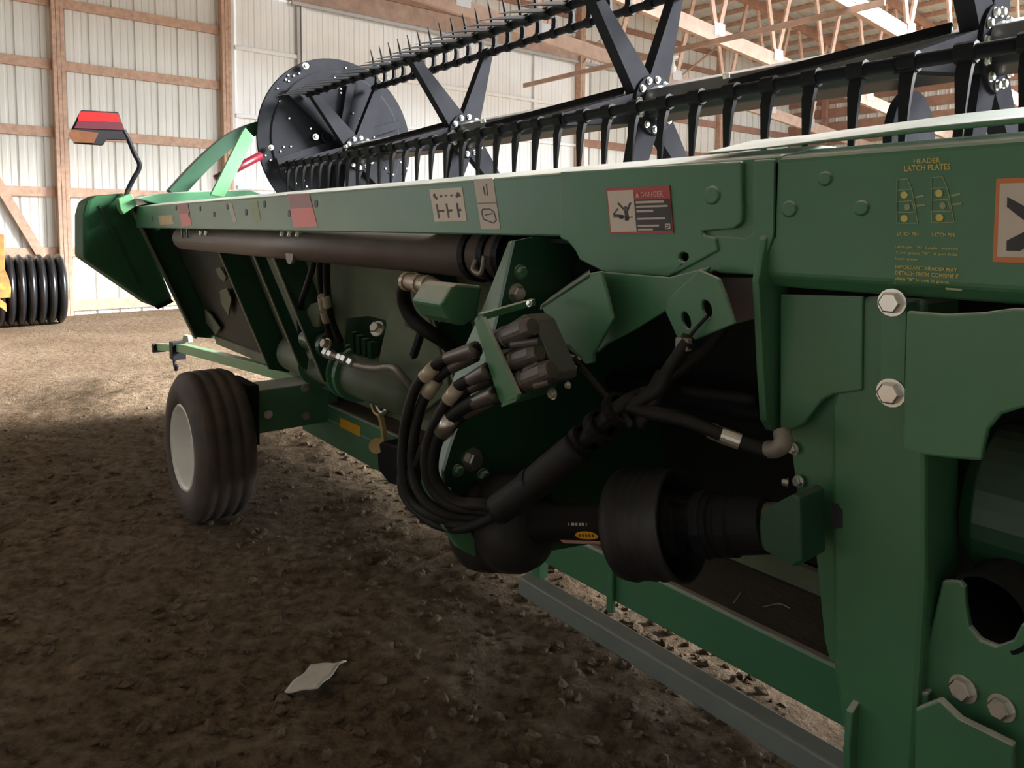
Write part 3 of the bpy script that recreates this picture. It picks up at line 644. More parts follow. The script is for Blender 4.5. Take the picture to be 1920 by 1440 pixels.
for t_ in ((613, 662), (622, 665), (640, 671), (648, 674), (660, 680)): M('pipe_nut', *g_lathe(S(*t_, .02), Vector((1, 0, -.15)), [(-.015, .02), (.015, .02)], 6), 'zinc', fl)
part('drain_pipe', g_tube([S(664, 684, .02), S(700, 690, .02), S(735, 688, .0), S(752, 702, .0), S(775, 730, .02)], .013), 'dull_metal', smooth=True)
e = part('elbow_fitting', g_tube([S(764, 527, -.06), S(785, 531, -.06), S(808, 536, -.06), S(822, 541, -.06), S(832, 552, -.04), S(838, 566, -.02)], .022, 14), 'tan_fitting', smooth=True)
for (a, b) in (((762, 527), (767, 528)), ((784, 531), (789, 532)), ((800, 534), (805, 535))): M('fitting_ring', *g_cyl(S(*a, -.06), S(*b, -.06), .027), 'tan_fitting', e)
hose('thick_hose', [S(768, 528, -.06), S(757, 540, -.06), S(758, 565, -.06), S(772, 595, -.06), S(798, 618, -.05), S(825, 635, -.02), S(850, 655, .05)], .022)
part('latch_handle', g_tube([S(764, 604, -.02), S(782, 614, -.03), S(790, 622, -.03), S(783, 645, -.03), S(775, 668, -.03)], .014, smooth=False, sq=True), 'black_paint', bevel=.002)
part('cast_block', g_prism([PX(-1.28, *p) for p in [(826, 572), (846, 538), (858, 532), (905, 536), (895, 596), (868, 612), (842, 598)]], (-.12, 0, 0)), 'green', bevel=.008)

# --- side plate of the centre frame: web and rear flange
def SF(px, py): return PN((0, 1, -.436), -.03-.436*1.305, px, py)
fl_l = [(953, 452), (905, 575), (862, 668), (832, 762), (814, 838), (808, 880), (812, 920), (830, 968), (842, 1000)]
fl_r = [(968, 450), (938, 580), (920, 660), (897, 735), (866, 782), (846, 838), (833, 884), (834, 912), (850, 950)]
part('side_flange', g_prism([SF(*p) for p in fl_l]+[SF(*p) for p in reversed(fl_r)], (0, .012, 0)), 'green', bevel=.003)
part('flange_weld', g_tube([SF(900, 742), SF(862, 800), SF(845, 846), SF(838, 900)], .004), 'green')
wx = SF(900, 735).x
web = [PX(-1.145, *p) for p in [(966, 452), (938, 580), (920, 660), (897, 735), (866, 782), (846, 838), (833, 884), (834, 912), (815, 975), (852, 1012), (892, 1040), (940, 1050)]]
web += [Vector((-1.145, .55, .55)), Vector((-1.145, .55, 1.312)), Vector((-1.145, -.02, 1.312))]
part('side_web', g_prism(web, (-.010, 0, 0)), 'green_dark')
for (cx, cy, r) in ((967, 550, .016), (975, 510, .012), (884, 861, .018), (858, 882, .010), (905, 892, .012)):
    c = PX(-1.145, cx, cy); part('bolt', g_hex(c, (1, 0, 0), r, r*1.1, r*1.3), 'steel' if r > .012 else 'green')
part('side_foot', g_prism(pxX(-1.10, [(818, 978), (872, 990), (900, 1030), (888, 1042), (850, 1022)]), (.02, 0, 0)), 'green', bevel=.004)
part('roller_end', g_lathe(PY(.12, 1060, 500), (1, 0, .0), [(0, .05), (.05, .05), (.05, .035), (.12, .035), (.12, .045), (.16, .045)], 20), 'black_plastic', smooth=False)

# --- diagonal arm and slotted bracket
plateY('arm_front', -.10, [(1013, 573), (1106, 512), (1126, 508), (1137, 550), (1149, 598), (1130, 632), (1112, 664), (1112, 680), (1098, 683), (1066, 655), (1040, 622)], .008, 'green', bevel=.002)
part('arm_top', g_prism([PY(-.10, 1013, 573), PY(-.10, 1106, 512), PY(.08, 1106, 505), PY(.08, 1040, 550)], (0, 0, -.008)), 'green')
plateY('arm_web', -.04, [(1118, 509), (1254, 520), (1330, 500), (1300, 560), (1247, 583), (1190, 618), (1140, 644), (1118, 662), (1140, 600)], .008, 'green', bevel=.002)
plateY('slotted_bracket', -.055, [(1246, 582), (1252, 560), (1310, 506), (1347, 522), (1360, 555), (1377, 607), (1282, 646), (1275, 646)], .008, 'green', bevel=.002,
       holes=[circ(1286, 601, 8, 17, rot=-.3), circ(1325, 579, 8.5, 17, rot=-.3)])
plateY('back_tab', .02, [(1347, 520), (1420, 520), (1420, 596), (1376, 608)], .01, 'brown_tube')
part('lynch_clip', g_tube([PY(-.10, 1062, 646), PY(-.11, 1057, 655), PY(-.11, 1060, 662), PY(-.11, 1070, 666), PY(-.10, 1088, 674)], .0022), 'zinc')
part('lynch_clip', g_tube([PY(-.10, 1060, 680), PY(-.10, 1070, 686), PY(-.10, 1083, 687)], .0022), 'zinc')
# near-black sheets added to shade the opening behind the drive and stop sun leaks
part('inner_shade_sheet', g_prism([(-1.15, .50, .52), (4.5, .50, .52), (4.5, .23, 1.40), (-1.15, .23, 1.40)], (0, .01, 0)), 'inner_shade_black')
part('inner_shade_sheet', g_prism([(-1.15, .02, 1.30), (-.62, .02, 1.30), (-.62, .40, 1.30), (-1.15, .40, 1.30)], (0, 0, .008)), 'inner_shade_black')
part('cross_tube', g_cyl((-1.14, .22, .98), (-.50, .22, .98), .022), 'black_paint', smooth=True)

# --- hydraulic coupler and its bracket
part('coupler_bracket', g_prism(pxY(-.27, [(888, 602), (893, 594), (903, 592), (972, 741), (966, 752), (940, 757), (934, 748)]), (0, .008, 0)), 'green', bevel=.002)
part('bracket_arm', g_tube([PY(-.27, 901, 594), PY(-.20, 950, 580), PY(-.14, 1000, 566)], .008, sq=True, smooth=False), 'green')
part('bracket_arm', g_prism([PY(-.27, 940, 757), PY(-.27, 968, 745), PY(-.12, 1046, 712), PY(-.12, 1035, 730)], (0, .0, -.006)), 'green')
bl = part('coupler_block', g_prism(pxY(-.22, [(928, 628), (945, 612), (982, 589), (999, 601), (1042, 699), (1040, 714), (1000, 728), (966, 742)]), (0, .05, 0)), 'grey_block', bevel=.003)
for a, b, r in (((922, 643), (1000, 612), .0185), ((940, 685), (1012, 660), .0175), ((958, 724), (1036, 692), .0185)):
    p0, p1 = PY(-.245, *a), PY(-.235, *b); L = (p1-p0).length
    M('coupler_body', *g_lathe(p0, p1-p0, [(0, r*.7), (.004, r), (L*.3, r), (L*.32, r*1.08), (L*.38, r*1.08), (L*.4, r), (L*.85, r), (L, r*.8)], 18), 'coupler_metal', bl, smooth=False, bevel=.001)
for a, b in (((960, 646), (1012, 640)), ((984, 696), (1010, 682)), ((1002, 724), (1030, 716))): M('coupler_lever', *g_tube([PY(-.25, *a), PY(-.24, *b)], .006, smooth=False), 'coupler_metal', bl)
hexbolt(PY(-.20, 1037, 738), (0, -1, 0), .008, .008); hexbolt(PY(-.20, 1066, 722), (0, -1, 0), .005, .006); hexbolt(PY(-.20, 994, 569), (0, -1, .3), .005, .006)

# --- hose bundle: couplers on the left, loop down, then back to the right along the drive shaft
def path(pts): return [PY(y, a, b) for a, b, y in pts]
B1 = [(930, 958, -.22), (985, 918, -.20), (1050, 865, -.18), (1110, 812, -.16), (1160, 768, -.14)]
HP = [
 ([(893, 655, -.27), (838, 672, -.28), (812, 690, -.29), (782, 722, -.30), (764, 775, -.31), (756, 835, -.31), (757, 895, -.31), (775, 940, -.30), (815, 968, -.29), (870, 978, -.25)], 0, .0105),
 ([(890, 664, -.25), (845, 690, -.27), (815, 715, -.28), (790, 760, -.29), (776, 820, -.30), (774, 880, -.30), (790, 930, -.30), (830, 962, -.28), (885, 970, -.24)], 6, .0105),
 ([(915, 695, -.27), (880, 712, -.28), (856, 728, -.29), (828, 770, -.30), (805, 820, -.30), (798, 870, -.30), (810, 915, -.29), (845, 948, -.27), (895, 956, -.24)], -6, .0105),
 ([(918, 703, -.25), (880, 728, -.27), (850, 760, -.28), (822, 800, -.29), (790, 850, -.29), (772, 890, -.30), (780, 935, -.29), (825, 975, -.28), (880, 985, -.25)], 12, .0105),
 ([(930, 738, -.27), (880, 758, -.28), (842, 786, -.29), (818, 830, -.29), (810, 878, -.29), (822, 912, -.28), (855, 942, -.26), (905, 946, -.24)], -13, .0125),
 ([(925, 745, -.25), (872, 775, -.27), (835, 810, -.28), (790, 845, -.28), (757, 880, -.29), (760, 930, -.29), (805, 975, -.28), (865, 990, -.26)], 18, .0105),
]
ends_ = [[(1215, 740, -.10), (1262, 700, -.09), (1330, 648, -.02), (1388, 560, .05)], [(1215, 770, -.12), (1270, 782, -.10), (1330, 806, -.08), (1380, 828, -.06), (1440, 842, -.05)], [(1220, 775, -.12), (1290, 790, -.10), (1360, 818, -.08), (1440, 848, -.05)],
         [(1230, 735, -.11), (1255, 690, -.10), (1290, 640, -.09)], [(1200, 742, -.10), (1225, 735, -.08), (1280, 735, .02), (1420, 752, .06)], [(1190, 760, -.11), (1215, 745, -.10), (1240, 700, -.06)]]
hos = []
for (pts, off, r), en in zip(HP, ends_):
    bb = [(a-off*.30, b+off*.55, y-.010*abs(math.sin(off))) for a, b, y in B1]
    h = hose('hydraulic_hose', path(pts+bb+en), r, 'rubber'); hos.append(h)
    p = path(pts)
    M('hose_connector', *g_tube([p[0], p[0].lerp(p[1], .55), p[1]], lambda t: .015-.004*t, 12), 'coupler_metal', h, smooth=True)
    a, b = p[1].lerp(p[2], .85), p[2].lerp(p[3], .55)
    M('ferrule', *g_cyl(a, b, r*1.28, seg=14), 'tan_fitting' if off != -13 else 'steel', h, smooth=True)
for i in (1, 2):
    p = path(ends_[i]); M('ferrule', *g_cyl(p[2].lerp(p[3], .0 if i == 1 else -.1), p[2].lerp(p[3], .75 if i == 1 else .35), .0125), 'zinc', hos[i])
for (cx, cy, y) in ((1125, 800, -.158), (1160, 768, -.14), (1095, 826, -.165), (1000, 905, -.203)):
    a = PY(y, cx-6, cy+5); b = PY(y, cx+6, cy-5); part('hose_tie', g_lathe(a, b-a, [(0, .022), (0, .0285), ((b-a).length, .0285), ((b-a).length, .022)], 16, cap=False), 'black_plastic')
part('protective_sleeve', g_tube(path([(935, 955, -.225), (985, 920, -.21), (1040, 874, -.19), (1085, 838, -.175)]), .028, 14), 'rubber', smooth=True)
part('loose_cable', g_tube(path([(1076, 672, -.12), (1105, 705, -.12), (1135, 740, -.13), (1165, 772, -.14), (1185, 800, -.15)]), .006), 'rubber', smooth=True)
part('strap', g_tube(path([(1327, 592, -.06), (1300, 622, -.07), (1285, 645, -.08), (1255, 700, -.09), (1222, 755, -.11), (1195, 800, -.13)]), lambda t: .003 if t < .3 else .012, 8), 'rubber', smooth=True)
part('strap_buckle', g_box(*(lambda c: (c.x-.012, c.x+.012, c.y-.008, c.y+.004, c.z-.010, c.z+.010))(PY(-.09, 1283, 645))), 'dull_metal', bevel=.002)
part('hose_elbow', g_tube(path([(1438, 842, -.05), (1455, 842, -.05), (1468, 830, -.05), (1466, 812, -.04)]), .013), 'dull_metal', smooth=True)

# --- drive shaft with guards
A0, A1 = Vector((-1.13, -.135, .738)), Vector((-.585, -.010, .880)); AX = (A1-A0).normalized(); AL = (A1-A0).length
sg = part('drive_shaft', g_lathe(A0, AX, [(.06, .036), (.085, .041), (.13, .041), (.14, .036), (.33, .036), (.36, .040)], 28), 'black_plastic', smooth=False, bevel=.001, label='black guarded drive shaft')
for p in sg.data.polygons: p.use_smooth = len(p.vertices) == 4
cone = g_lathe(A0, AX, [(.305, .030), (.310, .080), (.318, .093), (.335, .095), (.340, .088), (.350, .088), (.354, .092), (.360, .088), (.367, .088), (.371, .092), (.377, .088), (.384, .088), (.388, .092), (.394, .089), (.420, .090), (.424, .093), (.426, .088), (.40, .082), (.33, .074), (.32, .03)], 40, cap=False)
c1 = M('shaft_guard', cone[0], cone[1], 'guard_plastic', sg, smooth=True)
cone = g_lathe(A0, AX, [(.125, .030), (.118, .060), (.10, .085), (.075, .095), (.04, .096), (.03, .090), (.02, .096), (.005, .096), (-.005, .092), (-.02, .096), (-.035, .094), (-.04, .085), (.0, .07)], 40, cap=False)
M('shaft_guard', cone[0], cone[1], 'guard_plastic', sg, smooth=True)
M('universal_joint', *g_lathe(A0, AX, [(.33, .03), (.35, .055), (.38, .06), (.41, .05), (.42, .035), (.45, .035), (.455, .052), (.475, .055), (.48, .04)], 12), 'black_paint', sg, smooth=False, bevel=.003)
M('yoke', *g_beam(A0+AX*.37+Vector((0, 0, .045)), A0+AX*.45+Vector((0, 0, .030)), (.02, .035, 0), (0, 0, .02)), 'black_paint', sg, bevel=.004)
M('yoke', *g_beam(A0+AX*.37-Vector((0, 0.02, .030)), A0+AX*.45-Vector((0, 0.01, .020)), (.02, .035, 0), (0, 0, .02)), 'black_paint', sg, bevel=.004)
M('shaft_boot', *g_lathe(A0, AX, [(.465, .035), (.468, .050), (.485, .051), (.488, .046), (.495, .046), (.498, .050), (.515, .050), (.52, .046), (.567, .043), (.572, .030)], 28), 'black_plastic', sg, smooth=False, bevel=.001)
M('rusty_collar', *g_lathe(A0, AX, [(.570, .034), (.61, .034)], 24), 'brown_tube', sg)
def on_tube(t, ang, r=.0365):               # point on the shaft cover; angle 0 faces the camera side
    x, y = Vector((0, -1, 0)), Vector((0, 0, 1)); x = (x-AX*x.dot(AX)).normalized(); y = (y-AX*y.dot(AX)-x*y.dot(x)).normalized()
    return A0+AX*t+(x*math.cos(ang)+y*math.sin(ang))*r
def tube_patch(name, t0, t1, a0, a1, m, shape='rect'):
    n = 12; v = []; f = []
    for i in range(n+1):
        u = i/n
        for j in range(7):
            k = j/6*2-1
            if shape == 'oval': k *= math.sqrt(max(0, 1-(2*u-1)**2))
            v.append(on_tube(t0+(t1-t0)*u, (a0+a1)/2+(a1-a0)/2*k))
    f = [(i*7+j, (i+1)*7+j, (i+1)*7+j+1, i*7+j+1) for i in range(n) for j in range(6)]
    return M(name, v, f, m, sg, smooth=True)
tube_patch('oval_badge', .225, .275, -.62, -.15, 'amber_tape', 'oval')
for i in range(5): tube_patch('badge_letter', .234+i*.007, .238+i*.007, -.45, -.3, 'decal_black')
tube_patch('white_strip', .185, .30, -1.25, -.72, 'decal_pink')
for i, (a, b) in enumerate(((.215, .217), (.222, .229), (.231, .236), (.239, .243), (.245, .250), (.254, .256))): tube_patch('white_print', a, b, .12, .24, 'decal_grey')
# green bearing guard on the column
plateY('bearing_guard', -.05, [(1421, 985), (1425, 965), (1442, 950), (1470, 935), (1488, 926), (1500, 935), (1503, 1056), (1490, 1064), (1480, 1058), (1428, 1030), (1421, 1010)], .07, 'green_dark', bevel=.01)

# --- column and plates on the right
plateX('edge_plate', -.615, [(1450, 408), (1436, 450), (1422, 528), (1426, 600), (1431, 700), (1437, 790), (1447, 808), (1458, 810), (1475, 805), (1478, 556), (1482, 425)], -.012, 'green', bevel=.003)
plateY('corner_panel', .03, [(1462, 552), (1618, 556), (1616, 733), (1562, 740), (1540, 752), (1522, 775), (1505, 796), (1485, 806), (1462, 812)], .012, 'green', bevel=.003)
part('column', g_prism([PY(.035, 1614, 556), PY(.035, 1735, 560), PY(.035, 1735, 1100), PY(.035, 1715, 1440), PY(.035, 1714, 1560), PY(.035, 1596, 1560), PY(.035, 1590, 1440), PY(.035, 1560, 1240), PY(.035, 1556, 760)], (0, .12, 0)), 'green', bevel=.008)
plateY('bearing_plate', .055, [(1480, 800), (1545, 742), (1620, 733), (1620, 1240), (1556, 1240), (1546, 1200), (1530, 1040), (1512, 960), (1495, 930), (1486, 862)], .012, 'green', bevel=.002)
part('column_slot', g_prism(pxY(.032, [(1558, 945), (1568, 945), (1578, 958), (1578, 990), (1558, 992)]), (0, .004, 0)), 'decal_black')
part('bolt_strip', g_prism(pxY(.0, [(1650, 565), (1700, 565), (1696, 740), (1650, 740)]), (0, .035, 0)), 'green', bevel=.002)
for (cx, cy, r) in ((1672, 736, .0155), (1674, 567, .0150)): hexbolt(PY(0, cx, cy), (-.0, -1, 0), r, .014)
plateY('curved_shield', -.02, [(1699, 583), (1770, 589), (1840, 586), (1900, 578), (2060, 582), (2080, 770), (1920, 764), (1876, 778), (1852, 806), (1844, 836), (1840, 864), (1800, 862), (1742, 855), (1691, 838)], .012, 'green', bevel=.004)
for (cx, cy) in ((1489, 841), (1499, 902)): hexbolt(PY(.05, cx, cy), (-.2, -1, 0), .008, .010)
for (cx, cy) in ((1478, 905), (1462, 848)): hexbolt(PY(.05, cx, cy), (-1, -.6, 0), .006, .010)
part('feed_drum', g_lathe(Vector((PY(.12, 1792, 975).x, .23, PY(.14, 1850, 975).z)), (1, 0, 0), [(0, .02), (0, .10), (.02, .118), (.9, .118)], 32), 'green_dark', smooth=False, bevel=.002)
for p in H.children: pass
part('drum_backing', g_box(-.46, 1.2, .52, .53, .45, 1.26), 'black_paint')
part('black_pipe', g_lathe(PY(.06, 1853, 1150), (.15, 1, .1), [(0, .047), (.0, .052), (.28, .052), (.28, .047), (.0, .047)], 28, cap=False), 'black_paint', smooth=False)
plateX('gusset', -.400, [(1757, 1095), (1738, 1135), (1722, 1215), (1709, 1242), (1708, 1310), (1704, 1360), (1702, 1480), (1770, 1480), (1775, 1300), (1790, 1200), (1785, 1092)], .010, 'green', bevel=.002)
plateY('lower_plate', .06, [(1766, 1090), (1798, 1088), (1809, 1102), (1811, 1135), (1818, 1175), (1838, 1200), (1870, 1213), (1898, 1203), (1915, 1170), (1990, 1170), (2040, 1480), (1712, 1480), (1716, 1300)], .012, 'green', bevel=.003)
for (cx, cy, r) in ((1808, 1291, .0145), (1880, 1326, .0135)): hexbolt(PY(.06, cx, cy), (-.15, -1, .1), r, .016, m='steel')
plateX('gusset', -.305, [(1922, 1232), (1912, 1290), (1893, 1400), (1886, 1480), (1960, 1480), (1960, 1232)], .010, 'green', bevel=.002)
plateX('gusset', -.475, [(1618, 1192), (1611, 1205), (1610, 1295), (1586, 1330), (1580, 1400), (1581, 1480), (1640, 1480), (1640, 1192)], .010, 'green', bevel=.002)
plateY('foot_plate', .045, [(1590, 1280), (1740, 1300), (1740, 1600), (1590, 1600)], .02, 'green', bevel=.003)
plateY('lower_tie', .02, [(1715, 1330), (1760, 1312), (1800, 1350), (1900, 1400), (1900, 1520), (1712, 1520)], .014, 'green', bevel=.003)

# --- transport beam, dusty shelf, lower rail, wheel, tongue
zb, zt = .258, .385
part('transport_beam', g_box(-3.62, 4.0, .50, .60, zb, zt), 'green', bevel=.006)
part('transport_beam_cap', g_box(-3.62, -1.75, .50, .60, zt-.002, .455), 'green', bevel=.006)
part('beam_dust', g_box(-3.6, -1.75, .505, .66, .455, .461), 'dusty_sheet')
jx = PY(.5, 1150, 1060).x; part('beam_joint', g_box(jx-.012, jx+.012, .485, .5, zb-.03, zt+.02), 'green', bevel=.003)
part('dusty_shelf', g_box(-1.75, 4.0, .51, .98, zt, zt+.008), 'dusty_sheet')
st = [((1430, 1138), (1460, 1132), (1480, 1140)), ((1376, 1130), (1384, 1118), (1388, 1112)), ((1500, 1376), (1520, 1380), (1540, 1384))]
for q in st[:2]: part('straw', g_tube([PZ(zt+.012, *p) for p in q], .0012, 5), 'decal_cream')
part('lower_rail', g_box(-1.78, 4.0, .47, .53, .125, .186), 'grey_rail', bevel=.006)
for x in (-1.74, -.55): part('rail_hanger', g_box(x-.02, x+.02, .51, .55, .18, zb+.01), 'green', bevel=.003)
d = decal('amber_reflector', .4985, [(638, 783), (675, 800), (675, 819), (638, 800)], 'amber_tape', 'amber reflector on the transport beam')
ax_ = PX(-3.40, 530, 757)
part('axle_box', g_box(-3.50, -3.30, .14, .56, ax_.z-.10, ax_.z+.105), 'green', bevel=.006)
part('axle_plate', g_box(-3.54, -3.26, .11, .15, ax_.z-.14, ax_.z+.14), 'black_paint', bevel=.006)
part('axle_spindle', g_cyl((-3.40, -.02, .337), (-3.40, .16, .337), .05), 'black_paint')
part('spindle_block', g_box(-3.46, -3.34, .10, .16, .28, ax_.z+.05), 'black_paint', bevel=.006)
hexbolt(PX(-3.29, 503, 777), (1, -.3, 0), .016, .014); hexbolt(PX(-3.29, 574, 780), (1, -.3, 0), .016, .014, m='dull_metal'); hexbolt(PX(-3.29, 572, 727), (1, -.3, 0), .016, .014, m='dull_metal')
WC = Vector((-3.40, -.035, .335)); R = .338; hw = .125
tp = [(-hw*.62, .185), (-hw*.95, .20), (-hw, .255), (-hw*.93, .300), (-hw*.80, R-.014), (-hw*.74, R-.004)]
for g in (-.42, .0, .42): tp += [(hw*(g-.10), R), (hw*(g-.05), R-.007), (hw*(g+.05), R-.007), (hw*(g+.10), R)]
tp += [(hw*.80, R-.014), (hw*.93, .300), (hw, .255), (hw*.95, .20), (hw*.62, .185)]
wheel = part('wheel', g_lathe(WC, (0, 1, 0), tp, 56, cap=False), 'tire_rubber', smooth=True, label='black ribbed tyre on a white rim')
wheel.data.polygons.foreach_set('use_smooth', [True]*len(wheel.data.polygons))
M('rim', *g_lathe(WC, (0, 1, 0), [(-hw*.90, .198), (-hw*.96, .190), (-hw*.80, .176), (-hw*.30, .160), (-hw*.20, .12), (-hw*.28, .085), (-hw*.28, .0)], 40, cap=False), 'rim_white', wheel, smooth=True)
M('rim', *g_lathe(WC, (0, 1, 0), [(hw*.90, .198), (hw*.80, .176), (hw*.30, .160), (hw*.1, .0)], 40, cap=False), 'rim_white', wheel, smooth=True)
for i in range(5):
    a = 2*math.pi*i/5; M('wheel_nut', *g_hex(WC+Vector((math.cos(a)*.06, -hw*.28, math.sin(a)*.06)), (0, -1, 0), .012, .015), 'zinc', wheel)
t0, t1 = PY(.5, 342, 652), PY(.5, 560, 708)
part('tongue', g_beam(t0, t1, (0, .06, 0), (0, 0, .065)), 'green_light', bevel=.004)
part('tongue_end', g_beam(PY(.5, 298, 650), PY(.5, 345, 653), (0, .05, 0), (0, 0, .06)), 'green_light', bevel=.004)
part('hitch_clevis', g_lathe(PY(.5, 298, 652), (0, 1, 0), [(-.05, .04), (.05, .04)], 16), 'black_paint')
part('tongue_clamp', g_box(*(lambda c: (c.x-.05, c.x+.05, c.y-.05, c.y+.05, c.z-.09, c.z+.05))(PY(.5, 333, 652))), 'black_paint', bevel=.004)
part('tongue_lug', g_prism(pxY(.48, [(341, 640), (344, 628), (352, 630), (354, 642)]), (0, .03, 0)), 'green')
c = PY(.5, 328, 660); part('tongue_hook', g_tube([c, c+Vector((-.02, 0, -.08)), c+Vector((.02, 0, -.14)), c+Vector((.05, 0, -.10))], .014), 'black_paint', smooth=True)
# tie-down hook with strap, black jack on the beam
ck = part('tie_hook', g_tube([PY(.42, 716, 735), PY(.42, 706, 745), PY(.42, 708, 760), PY(.42, 717, 774), PY(.42, 724, 768), PY(.42, 716, 748)], .012), 'steel', smooth=True)
M('hook_ring', *g_tube([PY(.42, 696, 752), PY(.42, 702, 772), PY(.42, 713, 780)], .008), 'brass', ck, smooth=True)
M('strap_band', *g_tube([PY(.42, 713, 778), PY(.42, 718, 800), PY(.42, 722, 830)], .013, sq=True), 'brass', ck)
jk = part('jack', g_prism(pxY(.40, [(706, 836), (716, 828), (748, 838), (750, 912), (728, 906), (708, 880)]), (0, .10, 0)), 'black_plastic', bevel=.008)
M('jack_cap', *g_cyl(PY(.39, 706, 836), PY(.46, 712, 838), .032), 'brass', jk)

# --- reel
RC = Vector((0, 1.40, 1.852)); RB = .51; X0R, X1R = -4.80, 1.0
reel = part('reel', g_lathe((X0R, RC.y, RC.z), (1, 0, 0), [(0, .078), (X1R-X0R, .078)], 8), 'black_tube', label='black finger reel with bats, tines and spiders', bevel=.004)
def rsub(name, vf, m='black_paint', **k): return M(name, vf[0], vf[1], m, reel, **k)
DC = Vector((-4.86, 1.317, 1.93)); DR = .587
disc = rsub('reel_disc', g_lathe(DC, (1, 0, 0), [(-.02, DR), (-.012, DR+.003), (0, DR), (.002, DR*.86), (.012, DR*.84), (.012, .12), (.03, .10), (.03, .01)], 64), 'black_matte', smooth=False, bevel=.002)
angs = [12+60*i for i in range(6)]
def bat_pos(a): return Vector((0, RC.y+RB*math.cos(math.radians(a)), RC.z+RB*math.sin(math.radians(a))))
tdir = {192: 263, 132: 188, 72: 98, 12: 20, 312: 322, 252: 295}
# tine: tapered finger with a clip round the bat tube (local: hangs along +z, bat along x)
tv = MB(); tv.add(g_lathe((-.022, 0, 0), (1, 0, 0), [(0, .026), (.044, .026)], 10))
prof = [(.015, .017, .0), (.06, .016, .008), (.12, .012, .004), (.20, .008, -.004), (.262, .003, -.014)]
vv = []; 
for z, hwid, yo in prof: vv += [(-hwid, yo-.012*(1-z/.3), z), (hwid, yo-.012*(1-z/.3), z), (hwid, yo+.006*(1-z/.3), z), (-hwid, yo+.006*(1-z/.3), z)]
ff = [(4*i+a, 4*i+(a+1) % 4, 4*i+4+(a+1) % 4, 4*i+4+a) for i in range(len(prof)-1) for a in range(4)]+[(0, 1, 2, 3), (16, 17, 18, 19)]
tv.add((vv, ff)); tine_me = None
for a in angs:
    b = bat_pos(a)
    rsub('bat', g_cyl((X0R, b.y, b.z), (X1R, b.y, b.z), .0185, seg=12), smooth=True)
    d_ = math.radians(tdir[a]); dirv = Vector((0, math.cos(d_), math.sin(d_)))
    ax3 = Vector((1, 0, 0)); yv = dirv.cross(ax3)
    x = X0R+.06
    while x < X1R-.25:
        mw = Matrix(((1, 0, 0, x), (0, yv.y, dirv.y, b.y), (0, yv.z, dirv.z, b.z), (0, 0, 0, 1)))
        if tine_me is None:
            o = rsub('tine', (tv.v, tv.f), 'black_plastic'); tine_me = o.data; o.matrix_basis = mw
        else: put(tine_me, 'tine', reel, mw)
        x += .127
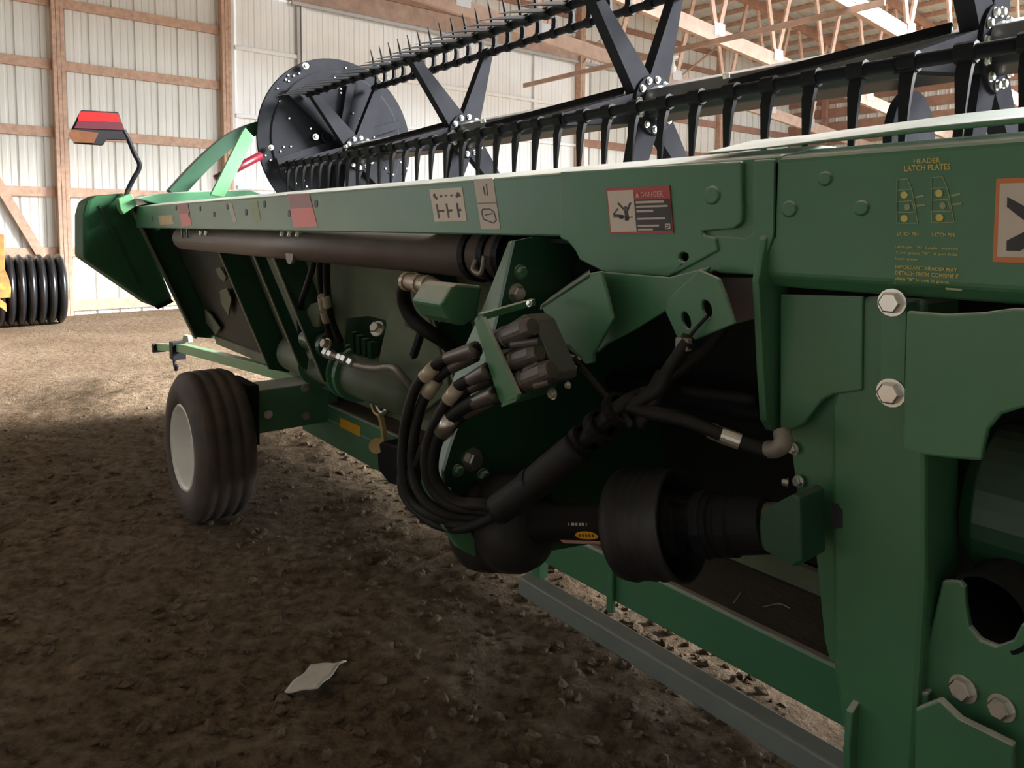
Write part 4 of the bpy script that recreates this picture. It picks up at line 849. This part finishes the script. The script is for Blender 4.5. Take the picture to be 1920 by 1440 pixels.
# spiders
arm_me = None; hub_me = None; bolt_me = None
for hx in (-4.72, -3.41, -2.053, -.80, .45):
    hb = g_lathe((hx, RC.y, RC.z), (1, 0, 0), [(.017, .125), (.029, .125)], 20); rsub('hub_plate', hb, 'black_matte', bevel=.002)
    for a in angs:
        ar = math.radians(a); dv = Vector((0, math.cos(ar), math.sin(ar))); nv = Vector((0, -dv.z, dv.y))
        p0 = Vector((hx+.012, RC.y, RC.z))+dv*.09; p1 = Vector((hx+.012, RC.y, RC.z))+dv*(RB+.02)
        pts = [p0-nv*.062, p0+nv*.062, p1+nv*.022, p1-nv*.022]
        mb = MB(); mb.add(g_prism(pts, (.006, 0, 0)))
        mb.add(g_prism([p0-nv*.062, p1-nv*.022, p1-nv*.022+Vector((-.045, 0, 0)), p0-nv*.062+Vector((-.045, 0, 0))], nv*.005))
        mb.add(g_prism([p0+nv*.062, p1+nv*.022, p1+nv*.022+Vector((-.045, 0, 0)), p0+nv*.062+Vector((-.045, 0, 0))], nv*-.005))
        rsub('spider_arm', (mb.v, mb.f), 'black_matte')
        for s in (-.027, .027):
            rsub('hub_bolt', g_hex(Vector((hx+.029, RC.y, RC.z))+dv*.100+nv*s, (1, 0, 0), .012, .012, .015), 'zinc')
        rsub('pivot_bolt', g_hex(Vector((hx+.02, RC.y, RC.z))+dv*RB, (1, 0, 0), .012, .014), 'zinc')
# flat stay bars beside the hubs
for hx in (-3.41, -2.053, -.80):
    b = bat_pos(192)
    rsub('stay_bar', g_beam((hx-.55, b.y+.04, b.z+.03), (hx-.06, RC.y-.10, RC.z+.06), (0, .012, -.006), (0, .012, .028)), bevel=.002)
    rsub('stay_nut', g_hex((hx-.55, b.y+.03, b.z+.045), (0, -.3, 1), .012, .02), 'zinc')
# disc rivets: too small to pick apart
rv = MB()
for i in range(70):
    a = rng.uniform(0, 2*math.pi); rr2 = DR*math.sqrt(rng.uniform(.15, .95)); rv.add(g_lathe(DC+Vector((.004 if rr2 > DR*.84 else .013, math.cos(a)*rr2, math.sin(a)*rr2)), (1, 0, 0), [(0, .007), (.006, .006)], 6))
M('rivets', rv.v, rv.f, 'zinc', reel, kind='stuff')
for (cx, cy, r) in ((572, 124, .015), (721, 160, .015), (591, 257, .015), (507, 277, .012), (612, 256, .03)):
    rsub('disc_bearing', g_lathe(PX(-4.83, cx, cy), (1, 0, 0), [(0, r*1.5), (.012, r*1.5), (.012, r*.9), (.03, r*.8)], 18), 'zinc' if r < .03 else 'black_paint', bevel=.001)
for a in (0, 60, 120, 180, 240, 300):      # eccentric guide arms on the disc
    ar = math.radians(a+20); dv = Vector((0, math.cos(ar), math.sin(ar)))
    rsub('guide_arm', g_beam(DC+Vector((.04, 0, 0))+dv*.06, DC+Vector((.04, 0, 0))+dv*.5, (.02, 0, 0), Vector((0, -dv.z, dv.y))*.06), 'black_matte', bevel=.003)
# far reel drive disc seen over the beam on the right
fd = PY(1.62, 1710, 232); rsub('drive_sheave', g_lathe((fd.x-.02, fd.y, fd.z-.06), (1, 0, 0), [(0, .02), (0, .17), (.03, .17), (.03, .13), (.035, .02)], 36), 'black_matte', bevel=.002)

for o in bpy.data.objects:
    if '_rooted' in o: del o['_rooted']
